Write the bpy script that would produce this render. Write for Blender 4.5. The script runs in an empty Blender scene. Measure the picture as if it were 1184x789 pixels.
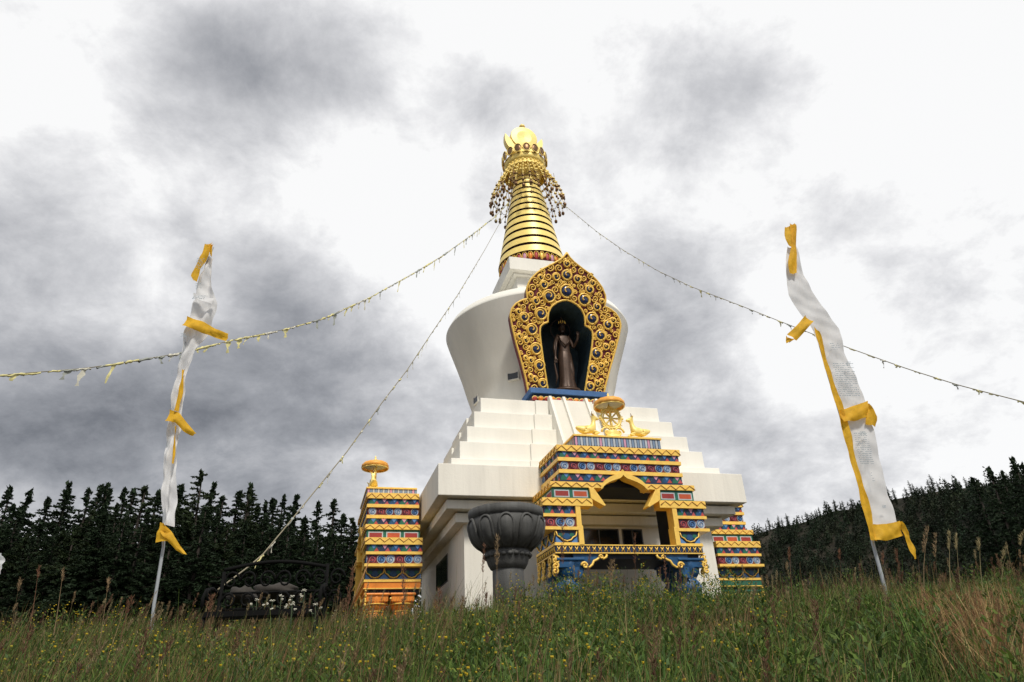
import bpy, bmesh, math, random
import numpy as np
from mathutils import Vector, Matrix
random.seed(7); rng = np.random.default_rng(7)
SC = bpy.context.scene; COL = SC.collection
PI = math.pi
# ------------------------------------------------------------------ camera
F = 820.0; PITCH = math.radians(27.2426); ROLL = math.radians(-3.0096)
fw = Vector((0, math.cos(PITCH), math.sin(PITCH))); u0 = Vector((0, -math.sin(PITCH), math.cos(PITCH))); r0 = Vector((1, 0, 0))
RI = math.cos(ROLL)*r0 + math.sin(ROLL)*u0; UP = -math.sin(ROLL)*r0 + math.cos(ROLL)*u0
cd = bpy.data.cameras.new('camera'); cam = bpy.data.objects.new('camera', cd); COL.objects.link(cam)
cam.matrix_world = Matrix(((RI.x, UP.x, -fw.x, 0), (RI.y, UP.y, -fw.y, 0), (RI.z, UP.z, -fw.z, 0), (0, 0, 0, 1)))
cd.sensor_width = 36; cd.lens = F/1184*36; cd.clip_end = 5000; cd.clip_start = 0.1
SC.camera = cam
def ray(px, py): return RI*((px-592)/F) - UP*((py-394.5)/F) + fw
def at(px, py, D):
    d = ray(px, py); return d*(D/d.y)
# ------------------------------------------------------------------ light
SUN_EL = math.radians(50); SUN_AZ = math.radians(160)      # compass-like, from +Y clockwise: behind the camera, a little right
SC.view_settings.view_transform = 'Standard'; SC.view_settings.look = 'None'; SC.view_settings.gamma = 1
SC.view_settings.exposure = 0.30
W = bpy.data.worlds.new('World'); SC.world = W; W.use_nodes = True
nt = W.node_tree; nt.nodes.clear()
class NB:
    """tiny node builder"""
    def __init__(s, nt): s.nt = nt
    def n(s, t, **k):
        o = s.nt.nodes.new(t)
        for a, b in k.items(): setattr(o, a, b)
        return o
    def l(s, a, b): s.nt.links.new(a, b)
    def _in(s, sock, v):
        if v is None: return
        if hasattr(v, 'is_linked') or hasattr(v, 'links'): s.nt.links.new(v, sock)
        else: sock.default_value = v
    def m(s, op, a, b=None, c=None, clamp=False):
        o = s.n('ShaderNodeMath', operation=op, use_clamp=clamp); s._in(o.inputs[0], a); s._in(o.inputs[1], b); s._in(o.inputs[2], c); return o.outputs[0]
    def vm(s, op, a, b=None):
        o = s.n('ShaderNodeVectorMath', operation=op); s._in(o.inputs[0], a); s._in(o.inputs[1], b)
        return o.outputs['Value'] if op in ('DOT_PRODUCT', 'LENGTH', 'DISTANCE') else o.outputs[0]
    def noise(s, vec, scale, detail=4, rough=.5, dist=0):
        o = s.n('ShaderNodeTexNoise'); s._in(o.inputs['Vector'], vec); o.inputs['Scale'].default_value = scale
        o.inputs['Detail'].default_value = detail; o.inputs['Roughness'].default_value = rough; o.inputs['Distortion'].default_value = dist
        return o.outputs['Fac']
    def mix(s, f, a, b):
        o = s.n('ShaderNodeMix', data_type='RGBA'); s._in(o.inputs[0], f); s._in(o.inputs[6], a); s._in(o.inputs[7], b); return o.outputs[2]
    def ramp(s, f, stops):
        o = s.n('ShaderNodeValToRGB'); s._in(o.inputs[0], f); e = o.color_ramp.elements
        while len(e) < len(stops): e.new(0.5)
        for q, (p, c) in zip(e, stops): q.position = p; q.color = c if len(c) == 4 else (*c, 1)
        return o.outputs[0]
nb = NB(nt)
sky = nb.n('ShaderNodeTexSky', sky_type='NISHITA', sun_disc=False, sun_elevation=SUN_EL, sun_rotation=SUN_AZ)
bg_sky = nb.n('ShaderNodeBackground'); nb.l(sky.outputs[0], bg_sky.inputs[0]); bg_sky.inputs[1].default_value = 0.06
tc = nb.n('ShaderNodeTexCoord'); dirv = nb.vm('NORMALIZE', tc.outputs['Generated'])
sep = nb.n('ShaderNodeSeparateXYZ'); nb.l(dirv, sep.inputs[0])
zc = nb.m('MAXIMUM', sep.outputs[2], 0.0); den = nb.m('ADD', zc, 0.42)
cx_ = nb.m('DIVIDE', sep.outputs[0], den); cy_ = nb.m('DIVIDE', sep.outputs[1], den)
cmb = nb.n('ShaderNodeCombineXYZ'); nb.l(cx_, cmb.inputs[0]); nb.l(cy_, cmb.inputs[1])
cloudp = cmb.outputs[0]
# broad brightness of the cloud deck: (direction through px,py ; angular size ; strength, + brighter - darker)
LOBES = [(-0.583, 0.398, 0.709, 0.15), (-0.5, 0.428, 0.753, -0.09), (-0.416, 0.454, 0.788, 0.025), (-0.32, 0.477, 0.818, 0.131), (-0.212, 0.497, 0.841, -0.043), (-0.094, 0.511, 0.854, -0.095), (0.028, 0.518, 0.855, 0.085), (0.149, 0.517, 0.843, -0.135), (0.265, 0.508, 0.819, 0.114), (0.371, 0.494, 0.786, 0.16), (0.465, 0.475, 0.747, -0.115), (0.547, 0.454, 0.704, 0.053), (0.626, 0.427, 0.652, 0.07), (-0.608, 0.455, 0.651, -0.228), (-0.525, 0.492, 0.694, -0.257), (-0.441, 0.524, 0.729, 0.271), (-0.342, 0.553, 0.76, 0.195), (-0.23, 0.577, 0.783, 0.227), (-0.106, 0.595, 0.797, 0.306), (0.023, 0.603, 0.797, 0.116), (0.151, 0.601, 0.785, 0.149), (0.274, 0.59, 0.76, 0.075), (0.384, 0.57, 0.726, 0.189), (0.481, 0.546, 0.686, -0.02), (0.564, 0.519, 0.643, 0.089), (0.644, 0.485, 0.592, 0.098), (-0.625, 0.497, 0.602, 0.197), (-0.543, 0.539, 0.644, 0.12), (-0.458, 0.575, 0.678, 0.122), (-0.357, 0.609, 0.709, -0.715), (-0.242, 0.637, 0.732, -0.593), (-0.114, 0.657, 0.745, -0.224), (0.019, 0.666, 0.745, -0.204), (0.152, 0.664, 0.732, 0.087), (0.278, 0.65, 0.707, -0.588), (0.392, 0.627, 0.674, 0.104), (0.574, 0.566, 0.592, -0.116), (0.654, 0.527, 0.543, -0.014), (-0.639, 0.538, 0.55, 0.237), (-0.558, 0.585, 0.589, 0.167), (-0.472, 0.626, 0.621, 0.15), (-0.37, 0.664, 0.65, 0.213), (-0.253, 0.696, 0.672, 0.476), (-0.123, 0.719, 0.684, 0.075), (0.014, 0.729, 0.684, -0.097), (0.151, 0.726, 0.671, 0.202), (0.397, 0.682, 0.614, 0.23), (0.581, 0.613, 0.535, -0.064), (0.661, 0.569, 0.489, 0.026), (-0.651, 0.577, 0.493, -0.236), (-0.57, 0.63, 0.528, -0.411), (-0.485, 0.674, 0.557, -0.317), (-0.382, 0.717, 0.583, 0.193), (-0.263, 0.752, 0.604, 0.185), (-0.13, 0.778, 0.615, 0.107), (0.149, 0.785, 0.602, -0.073), (0.282, 0.766, 0.578, 0.257), (0.4, 0.735, 0.547, -0.364), (0.501, 0.698, 0.511, 0.083), (0.586, 0.657, 0.474, 0.259), (0.666, 0.609, 0.431, 0.05), (-0.66, 0.615, 0.432, -0.021), (-0.579, 0.671, 0.463, 0.112), (-0.494, 0.72, 0.488, 0.143), (-0.391, 0.766, 0.511, -0.307), (-0.272, 0.804, 0.528, -0.62), (-0.137, 0.832, 0.537, 0.039), (0.005, 0.844, 0.536, 0.057), (0.146, 0.839, 0.524, -0.15), (0.281, 0.818, 0.502, -0.063), (0.4, 0.785, 0.474, -0.099), (0.502, 0.744, 0.442, -0.07), (0.587, 0.699, 0.408, -0.049), (0.667, 0.647, 0.37, -0.159), (-0.665, 0.65, 0.368, 0.101), (-0.585, 0.709, 0.394, 0.301), (-0.5, 0.76, 0.415, 0.282), (-0.397, 0.809, 0.433, 0.447), (-0.278, 0.85, 0.447, 0.225), (-0.143, 0.88, 0.454, 0.171), (-0.0, 0.892, 0.452, 0.042), (0.142, 0.886, 0.441, 0.031), (0.277, 0.864, 0.421, -0.072), (0.396, 0.828, 0.396, 0.572), (0.499, 0.785, 0.368, -0.222), (0.584, 0.737, 0.339, -0.135), (-0.667, 0.681, 0.303, -0.283), (-0.587, 0.743, 0.322, -0.379), (-0.502, 0.796, 0.338, -0.785), (-0.4, 0.846, 0.352, -0.433), (-0.281, 0.889, 0.362, -0.31), (-0.147, 0.919, 0.366, -0.273), (-0.005, 0.932, 0.363, -0.135), (0.136, 0.926, 0.353, 0.045), (0.271, 0.902, 0.336, -0.239), (0.39, 0.865, 0.315, -0.148), (0.492, 0.82, 0.292, 0.033), (0.578, 0.771, 0.268, 0.267), (0.659, 0.713, 0.241, 0.195), (-0.665, 0.708, 0.236, 0.014), (-0.585, 0.771, 0.25, 0.324), (-0.501, 0.825, 0.261, 0.306), (-0.4, 0.876, 0.27, 0.162), (-0.282, 0.919, 0.275, 0.125), (-0.15, 0.949, 0.277, 0.166), (-0.01, 0.962, 0.273, -0.014), (0.129, 0.956, 0.264, 0.046), (0.262, 0.932, 0.25, 0.132), (0.381, 0.895, 0.233, -0.172), (0.482, 0.849, 0.215, 0.042), (0.568, 0.799, 0.196, -0.026), (0.65, 0.74, 0.175, -0.13), (-0.659, 0.736, 0.154, -0.032), (-0.579, 0.8, 0.16, -0.105), (-0.395, 0.903, 0.168, -0.159), (-0.28, 0.945, 0.169, -0.135), (-0.151, 0.974, 0.167, -0.042), (-0.016, 0.987, 0.162, -0.087), (0.119, 0.981, 0.154, -0.043), (0.249, 0.958, 0.144, -0.097), (0.365, 0.921, 0.132, 0.069), (0.466, 0.877, 0.12, 0.017), (0.552, 0.827, 0.107, -0.057), (0.634, 0.768, 0.093, -0.013)]
LOBES = [(Vector(q[:3]).normalized(), 6.2, q[3]) for q in LOBES]
FINE = [(185, 345, 2.6, .07), (295, 185, 2.6, -.10), (850, 55, 2.2, .0), (300, 335, 2.6, -.08), (225, 275, 2.2, -.08), (110, 190, 2.2, .05), (205, 55, 3, -.03), (70, 180, 1.6, -.05), (380, 318, 1.8, .08), (150, 130, 2, -.07), (760, 345, 3, -.05), (860, 400, 3, -.05), (250, 20, 2, -.05)]
BACK = [((0, -1, .55), 50, -.30), ((0, 0, 1), 22, -.06), ((-1, .3, .3), 18, -.22)]
acc = None
warp = nb.noise(cloudp, 1.6, 5, .55)
warp2 = nb.n('ShaderNodeTexNoise'); nb.l(cloudp, warp2.inputs['Vector']); warp2.inputs['Scale'].default_value = 2.2; warp2.inputs['Detail'].default_value = 4
wv = nb.vm('SUBTRACT', warp2.outputs['Color'], (.5, .5, .5)); wsc = nb.n('ShaderNodeVectorMath', operation='SCALE'); nb.l(wv, wsc.inputs[0]); wsc.inputs['Scale'].default_value = .13
wdir = nb.vm('NORMALIZE', nb.vm('ADD', dirv, wsc.outputs[0]))
for L_ in LOBES + FINE + BACK:
    (d, sg, dv) = (Vector(L_[0]).normalized(), L_[1], L_[2]) if len(L_) == 3 else (ray(L_[0], L_[1]).normalized(), L_[2], L_[3])
    dot = nb.vm('DOT_PRODUCT', wdir, tuple(d))
    k = 1/(math.radians(sg)**2)                     # exp(-(1-cos)/s^2)
    e = nb.m('MULTIPLY', nb.m('EXPONENT', nb.m('MULTIPLY', nb.m('SUBTRACT', dot, 1.0), k)), dv)
    acc = e if acc is None else nb.m('ADD', acc, e)
n1 = nb.noise(cloudp, 3.0, 9, .56, .3); n2 = nb.noise(cloudp, 7.0, 10, .66, .15)
tot = nb.m('ADD', nb.m('ADD', nb.m('MULTIPLY', acc, 1.18), 1.06), nb.m('ADD', nb.m('MULTIPLY', nb.m('SUBTRACT', n1, .5), .50), nb.m('MULTIPLY', nb.m('SUBTRACT', n2, .5), .52)))
cl = nb.ramp(tot, [(0.28, (.066, .070, .082)), (.5, (.165, .172, .19)), (.65, (.29, .298, .32)), (.75, (.405, .41, .43)), (.85, (.545, .548, .565)), (.94, (.71, .71, .72)), (1.0, (.83, .83, .83))])
bg_cl = nb.n('ShaderNodeBackground'); nb.l(cl, bg_cl.inputs[0]); bg_cl.inputs[1].default_value = 1.0
mx = nb.n('ShaderNodeMixShader'); mx.inputs[0].default_value = .93
nb.l(bg_sky.outputs[0], mx.inputs[1]); nb.l(bg_cl.outputs[0], mx.inputs[2])
wo = nb.n('ShaderNodeOutputWorld'); nb.l(mx.outputs[0], wo.inputs[0])
sl = bpy.data.lights.new('sun', 'SUN'); sl.energy = 2.55; sl.angle = math.radians(9); sl.color = (1, .95, .86)
so = bpy.data.objects.new('sun', sl); COL.objects.link(so)
sd = Vector((math.sin(SUN_AZ)*math.cos(SUN_EL), math.cos(SUN_AZ)*math.cos(SUN_EL), math.sin(SUN_EL)))
so.rotation_euler = sd.to_track_quat('Z', 'Y').to_euler(); so.location = sd*50
# ------------------------------------------------------------------ materials
MATS = {}
def mat(name, col, rough=.6, metal=0., var=.12, scale=3., bump=.0, bscale=20., spec=.4, col2=None, streak=False):
    if name in MATS: return MATS[name]
    m = bpy.data.materials.new(name); m.use_nodes = True; b = NB(m.node_tree)
    bs = m.node_tree.nodes['Principled BSDF']
    t = b.n('ShaderNodeTexCoord'); v = t.outputs['Object']
    if streak:
        mp = b.n('ShaderNodeMapping'); b.l(v, mp.inputs[0]); mp.inputs['Scale'].default_value = (1, 1, .12); v = mp.outputs[0]
    n = b.noise(v, scale, 6, .62)
    a = tuple(c*(1-var) for c in col)+(1,); z = tuple(min(1, c*(1+var*.6)) for c in (col2 or col))+(1,)
    r = b.ramp(n, [(.32, a), (.68, z)]); b.l(r, bs.inputs['Base Color'])
    bs.inputs['Roughness'].default_value = rough; bs.inputs['Metallic'].default_value = metal
    bs.inputs['Specular IOR Level'].default_value = spec
    if bump:
        bn = b.n('ShaderNodeBump'); bn.inputs['Strength'].default_value = bump; bn.inputs['Distance'].default_value = .02
        b.l(b.noise(t.outputs['Object'], bscale, 5, .6), bn.inputs['Height']); b.l(bn.outputs[0], bs.inputs['Normal'])
    MATS[name] = m; return m
WHITE = mat('white_plaster', (.82, .79, .71), .75, var=.08, scale=1.6, bump=.35, bscale=14, spec=.2, streak=True)
def grime(m, amt):
    t = m.node_tree; b = NB(t); bs = t.nodes['Principled BSDF']; src = bs.inputs['Base Color'].links[0].from_socket
    tc_ = b.n('ShaderNodeTexCoord'); mp = b.n('ShaderNodeMapping'); b.l(tc_.outputs['Object'], mp.inputs[0]); mp.inputs['Scale'].default_value = (3.2, 3.2, .22)
    f = b.ramp(b.noise(mp.outputs[0], 1.7, 6, .7), [(.50, (0, 0, 0)), (.72, (1, 1, 1))]); f2 = b.m('MULTIPLY', f, amt)
    b.l(b.mix(f2, src, (.36, .33, .27, 1)), bs.inputs['Base Color'])
grime(WHITE, .14)
WHITE2 = mat('white_terrace_paint', (.83, .81, .74), .7, var=.06, scale=1.0, bump=.2, bscale=14, spec=.2, streak=True)
BULB = mat('bulb_plaster', (.74, .72, .66), .7, var=.07, scale=.8, bump=.2, bscale=10, spec=.2, streak=True)
GOLD = mat('gold_paint', (.98, .61, .12), .42, .12, .14, 5, .25, 30, .5)
GOLDB = mat('gold_leaf', (1.0, .74, .22), .40, .10, .10, 4, .15, 30, .5)
GOLDD = mat('gold_line', (.62, .34, .08), .45, .1)
BRONZE = mat('bronze_pendant', (.20, .11, .05), .4, .6)
MAROON = mat('maroon_paint', (.16, .022, .03), .5, var=.2)
DARKM = mat('dark_maroon', (.07, .012, .014), .6)
REDP = mat('red_panel', (.30, .035, .03), .5, var=.2)
ORANGE_RED = mat('orange_panel', (.50, .09, .03), .5, var=.2)
ORANGE = mat('orange_paint', (.80, .25, .03), .42, .1, .2)
NAVY = mat('navy_paint', (.015, .03, .08), .5, var=.3)
NAVYD = mat('porch_paint_and_shade', (.008, .013, .03), .6, var=.3)  # navy of the porch lining; on the soffit it carries underside shade
BLUE = mat('blue_paint', (.012, .075, .19), .42, var=.35, scale=6)
BLUEL = mat('ledge_blue', (.045, .13, .32), .5, var=.2)
SKYB = mat('swirl_blue', (.09, .22, .50), .5)
SKYF = mat('fringe_blue', (.20, .28, .40), .5)
PALE = mat('swirl_white', (.46, .50, .54), .5)
GREEN = mat('green_paint', (.012, .13, .085), .5, var=.25)
PINK = mat('pink_paint', (.60, .30, .42), .5)
REDF = mat('red_flower', (.45, .06, .05), .5)
SWR = mat('swirl_red', (.46, .08, .09), .5)
GLASS = mat('dark_window_glass', (.012, .014, .018), .12, 0, .2, spec=.8)
FRAMEW = mat('window_frame', (.12, .12, .12), .5)
NICHE = mat('niche_wall', (.045, .075, .095), .45, var=.3)
STATB = mat('statue_bronze', (.06, .034, .022), .45, .35, .3, 8)
HALO = mat('halo_bronze', (.05, .035, .03), .5, .4)
JEWEL = mat('blue_jewel', (.02, .04, .13), .22, 0, .3, spec=.8)
STONE = mat('dark_stone', (.085, .085, .082), .65, var=.42, scale=6, bump=.5, bscale=34, streak=True)
IRON = mat('black_iron', (.006, .006, .006), .8, spec=.1)
POLE = mat('galvanised_pole', (.36, .38, .40), .4, .3)
CORD = mat('cord', (.25, .22, .15), .8)
CLOTH = mat('white_cloth', (.86, .86, .87), .8, var=.05, scale=6, bump=.12, bscale=9)
YCLOTH = mat('yellow_cloth', (.86, .50, .03), .7, var=.18, scale=9, bump=.3, bscale=12)
INK = mat('printed_ink', (.30, .36, .40), .8)
for m_ in (CLOTH, YCLOTH):      # thin cloth lets some sky light through
    t_ = m_.node_tree; bs_ = t_.nodes['Principled BSDF']; out_ = t_.nodes['Material Output']
    tr = t_.nodes.new('ShaderNodeBsdfTranslucent'); mx_ = t_.nodes.new('ShaderNodeMixShader'); mx_.inputs[0].default_value = .4
    src = bs_.inputs['Base Color'].links[0].from_socket
    t_.links.new(src, tr.inputs[0]); t_.links.new(bs_.outputs[0], mx_.inputs[1]); t_.links.new(tr.outputs[0], mx_.inputs[2]); t_.links.new(mx_.outputs[0], out_.inputs[0])
def vmat(name, rough=.7, trans=.25, spec=.2):
    """plant material: colour from the per-face attribute 'Col' (each blade's own pigment)"""
    m = bpy.data.materials.new(name); m.use_nodes = True; b = NB(m.node_tree); bs = m.node_tree.nodes['Principled BSDF']
    a = b.n('ShaderNodeAttribute', attribute_name='Col'); b.l(a.outputs[0], bs.inputs['Base Color'])
    bs.inputs['Roughness'].default_value = rough; bs.inputs['Specular IOR Level'].default_value = spec
    tr = b.n('ShaderNodeBsdfTranslucent'); b.l(a.outputs[0], tr.inputs[0]); mx = b.n('ShaderNodeMixShader'); mx.inputs[0].default_value = trans
    b.l(bs.outputs[0], mx.inputs[1]); b.l(tr.outputs[0], mx.inputs[2]); b.l(mx.outputs[0], m.node_tree.nodes['Material Output'].inputs[0]); return m
PLANT = vmat('plant_pigment')
# ------------------------------------------------------------------ mesh building
def skin_layer(me, radii):
    bm = bmesh.new(); bm.from_mesh(me); ly = bm.verts.layers.skin.verify(); bm.verts.ensure_lookup_table()
    for i, r in enumerate(radii): bm.verts[i][ly].radius = r if isinstance(r, tuple) else (r, r); bm.verts[i][ly].use_root = (i == 0)
    bm.to_mesh(me); bm.free()
class MB:
    def __init__(s): s.v = []; s.f = []; s.mi = []; s.mats = []; s.sm = []
    def m(s, mt):
        if mt not in s.mats: s.mats.append(mt)
        return s.mats.index(mt)
    def add(s, vs, fs, mt, smooth=False):
        o = len(s.v); s.v += [tuple(x) for x in vs]; k = s.m(mt)
        for f in fs: s.f.append(tuple(i+o for i in f)); s.mi.append(k); s.sm.append(smooth)
    def box(s, x0, x1, y0, y1, z0, z1, mt):
        v = [(x0,y0,z0),(x1,y0,z0),(x1,y1,z0),(x0,y1,z0),(x0,y0,z1),(x1,y0,z1),(x1,y1,z1),(x0,y1,z1)]
        s.add(v, [(0,3,2,1),(4,5,6,7),(0,1,5,4),(1,2,6,5),(2,3,7,6),(3,0,4,7)], mt)
    def prism(s, poly, P, A, B, N, d, mt):
        """poly (a,b) in plane P+aA+bB, extruded by d along N (convex or simple polygon)"""
        n = len(poly); P = Vector(P); A = Vector(A); B = Vector(B); N = Vector(N)
        v = [P+A*a+B*b for a, b in poly] + [P+A*a+B*b+N*d for a, b in poly]
        s.add(v, [tuple(range(n))[::-1], tuple(range(n, 2*n))] + [(i, (i+1) % n, n+(i+1) % n, n+i) for i in range(n)], mt)
    def lathe(s, prof, c, mt, seg=32, smooth=True, a0=0, sx=1, sy=1, flute=None):
        v = []; f = []; n = len(prof)
        for i in range(seg):
            a = a0+2*PI*i/seg
            for j, (r, z) in enumerate(prof):
                rr = r if flute is None else r*flute(a, j/(n-1))
                v.append((c[0]+rr*math.cos(a)*sx, c[1]+rr*math.sin(a)*sy, c[2]+z))
        for i in range(seg):
            k = (i+1) % seg
            for j in range(n-1): f.append((i*n+j, k*n+j, k*n+j+1, i*n+j+1))
        s.add(v, f, mt, smooth)
    def tube(s, pts, r, mt, seg=6, smooth=True, cap=True):
        pts = [Vector(p) for p in pts]; n = len(pts); v = []; f = []
        rs = r if isinstance(r, (list, tuple)) else [r]*n
        prev = None
        for i, p in enumerate(pts):
            t = (pts[min(i+1, n-1)]-pts[max(i-1, 0)])
            if t.length < 1e-9: t = Vector((0, 0, 1))
            t.normalize()
            if prev is None:
                a = Vector((0, 0, 1)) if abs(t.z) < .9 else Vector((1, 0, 0)); x = t.cross(a).normalized()
            else:
                x = prev - t*prev.dot(t)
                x = x.normalized() if x.length > 1e-6 else t.orthogonal().normalized()
            prev = x; y = t.cross(x)
            for k in range(seg):
                a = 2*PI*k/seg; v.append(p+(x*math.cos(a)+y*math.sin(a))*rs[i])
        for i in range(n-1):
            for k in range(seg): f.append((i*seg+k, i*seg+(k+1) % seg, (i+1)*seg+(k+1) % seg, (i+1)*seg+k))
        if cap: f.append(tuple(range(seg))[::-1]); f.append(tuple(range((n-1)*seg, n*seg)))
        s.add(v, f, mt, smooth)
    def sph(s, c, r, mt, seg=10, rings=6, sx=1, sy=1, sz=1, M=None):
        v = [];f = []
        for j in range(rings+1):
            t = PI*j/rings
            for i in range(seg):
                a = 2*PI*i/seg; q = Vector((math.sin(t)*math.cos(a)*r*sx, math.sin(t)*math.sin(a)*r*sy, math.cos(t)*r*sz))
                if M: q = M @ q
                v.append(Vector(c)+q)
        for j in range(rings):
            for i in range(seg): f.append((j*seg+i, (j+1)*seg+i, (j+1)*seg+(i+1) % seg, j*seg+(i+1) % seg))
        s.add(v, f, mt, True)
    def build(s, name, parent=None, loc=None, bevel=0):
        me = bpy.data.meshes.new(name); me.from_pydata(s.v, [], s.f)
        for m_ in s.mats: me.materials.append(m_)
        me.polygons.foreach_set('material_index', s.mi); me.polygons.foreach_set('use_smooth', s.sm); me.update()
        o = bpy.data.objects.new(name, me); COL.objects.link(o)
        if parent: o.parent = parent
        if loc is not None: o.location = loc
        if bevel:
            b = o.modifiers.new('bevel', 'BEVEL'); b.width = bevel; b.segments = 2; b.limit_method = 'ANGLE'
        return o
def tag(o, label=None, cat=None, group=None, kind=None):
    if label: o['label'] = label
    if cat: o['category'] = cat
    if group: o['group'] = group
    if kind: o['kind'] = kind
    return o
def empty(name, loc, rz=0, **k):
    o = bpy.data.objects.new(name, None); COL.objects.link(o); o.location = loc; o.rotation_euler = (0, 0, rz); return tag(o, **k)
# ------------------------------------------------------------------ terrain
def gz_np(x, y):
    x = np.asarray(x, float); y = np.asarray(y, float)
    a = np.where(y < 10, -.95+.168*y, .73+.1128*(y-10)); a = np.where(y > 28, 2.76, a)
    a = np.where(y > 52, 2.76-.05*(y-52), a)
    a = np.where(y < -2, -1.26+.1*(y+2), a)
    return a + .05*np.sin(x*.9+1)*np.cos(y*.7) + .03*np.sin(x*2.1+y*1.3)
def gz(x, y): return float(gz_np(x, y))
xs = np.concatenate([np.linspace(-1500, -60, 14), np.linspace(-50, 50, 201), np.linspace(60, 1500, 14)])
ys = np.concatenate([np.linspace(-800, -10, 8), np.linspace(-8, 56, 161), np.linspace(60, 2500, 24)])
X, Y = np.meshgrid(xs, ys); Zg = gz_np(X, Y); Zg = np.where(Y > 130, 2.76-.05*78, Zg)
vs = np.stack([X, Y, Zg], -1).reshape(-1, 3); nx = len(xs)
fs = [(j*nx+i, j*nx+i+1, (j+1)*nx+i+1, (j+1)*nx+i) for j in range(len(ys)-1) for i in range(nx-1)]
SOIL = mat('meadow_soil', (.028, .030, .014), .95, var=.4, scale=1.5, bump=.6, bscale=8, spec=.1, col2=(.045, .035, .018))
g = MB(); g.add(vs, fs, SOIL, True); tag(g.build('ground'), kind='structure', label='dark meadow soil rising to the stupa')
# ------------------------------------------------------------------ stupa frame
SPSI = math.radians(16.524); SC0 = Vector((1.495, 37.5, 0))
def LW(u, v, z): return SC0 + Vector((u*math.cos(SPSI)-v*math.sin(SPSI), u*math.sin(SPSI)+v*math.cos(SPSI), z))
GZ = 2.7
stupa = empty('stupa', LW(0, 0, 0), SPSI, label='tall white stupa with stepped terraces, a swelling bulb and a gold ringed spire', cat='stupa')
# base walls and soffits
b = MB(); b.box(-5.85, 5.85, -5.85, 5.85, GZ-.5, 6.94, WHITE); b.build('base_wall', stupa)
b = MB(); b.box(-6.28, 6.28, -6.28, 6.28, 6.94, 7.33, WHITE); b.box(-5.95, 5.95, -5.95, 5.95, 7.33, 7.39, WHITE); b.build('cornice', stupa, bevel=.02)
b = MB(); b.box(-6.75, 6.75, -6.75, 6.75, 7.39, 7.76, WHITE); b.box(-6.4, 6.4, -6.4, 6.4, 7.76, 7.83, WHITE); b.build('cornice', stupa, bevel=.02)
b = MB(); b.box(-7.176, 7.176, -7.176, 7.176, 7.83, 9.177, WHITE); b.build('roof_slab', stupa, bevel=.025)
TER = [(6.49, 9.177, 9.654, 2.95), (6.014, 9.654, 10.602, 2.75), (5.577, 10.602, 11.492, 2.5), (5.127, 11.492, 12.426, 2.2), (4.687, 12.426, 13.326, 1.95)]
for w, z0, z1, bw in TER:
    b = MB(); b.box(-w, w, -w, w, z0, z1, WHITE2)
    for s_ in (-1, 1):
        b.box(-bw, bw, s_*w if s_ > 0 else -w-.12, w+.12 if s_ > 0 else -w, z0, z1-.003, WHITE2)
        b.box(s_*w if s_ > 0 else -w-.12, w+.12 if s_ > 0 else -w, -bw, bw, z0, z1-.003, WHITE2)
    b.build('terrace', stupa, bevel=.025)
# stair on the front with sloping side walls
def slope_v(z): return -4.83 - (13.42-z)*.50
b = MB(); N = 30
for i in range(N):
    z1 = 13.34-i*.14; v1 = slope_v(z1)-.02
    b.box(-1.12, .98, v1-.07, -4.6, z1-.14, z1, WHITE2)
b.build('stair', stupa)
for ua, ub in ((-1.26, -1.12), (-.55, -.41), (.62, .76), (1.16, 1.30)):
    b = MB(); zt, zb = 13.52, 9.2
    poly = [(slope_v(zt)-.22, zt), (slope_v(zb)-.22, zb), (slope_v(zb)+.8, zb), (-4.7, zt-.1), (-4.7, zt)]
    b.prism(poly, (ua-.04, 0, 0), (0, 1, 0), (0, 0, 1), (1, 0, 0), ub-ua, WHITE2); b.build('stair_wall', stupa, bevel=.015)
# bulb
prof = [(3.75, 13.32), (4.0, 15.0), (4.25, 15.8), (4.5, 16.7), (4.76, 17.5), (5.0, 18.2), (5.18, 18.72), (5.32, 19.15), (5.385, 19.36)]
seg = 144; V_ = []; F_ = []
pz = []
for (r, z), (r2, z2) in zip(prof, prof[1:]):
    k = max(1, int(abs(z2-z)/.28)+1)
    for i in range(k): t = i/k; pz.append((r+(r2-r)*t, z+(z2-z)*t))
pz.append(prof[-1])
n_ = len(pz)
for i in range(seg):
    a = 2*PI*i/seg
    for r, z in pz: V_.append((r*math.cos(a), r*math.sin(a), z))
for i in range(seg):
    k = (i+1) % seg
    for j in range(n_-1):
        q = [V_[i*n_+j], V_[k*n_+j], V_[k*n_+j+1], V_[i*n_+j+1]]
        c = [sum(p[d] for p in q)/4 for d in range(3)]
        if c[1] < 0 and abs(c[0]+.07) < 1.62 and 13.7 < c[2] < 19.1: continue
        F_.append((i*n_+j, k*n_+j, k*n_+j+1, i*n_+j+1))
b = MB(); b.add(V_, F_, BULB, True); b.build('bulb', stupa)
b = MB(); b.lathe([(5.385, 19.36), (5.39, 19.42), (5.34, 19.52), (5.17, 19.84), (5.08, 19.92), (4.9, 19.96), (3, 20.15), (1.2, 20.3)], (0, 0, 0), WHITE2, 144); b.build('rim', stupa)
def rad(z):
    for (r, za), (r2, zb) in zip(prof, prof[1:]):
        if za <= z <= zb: return r+(r2-r)*(z-za)/(zb-za)
    return prof[0][0]
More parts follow.
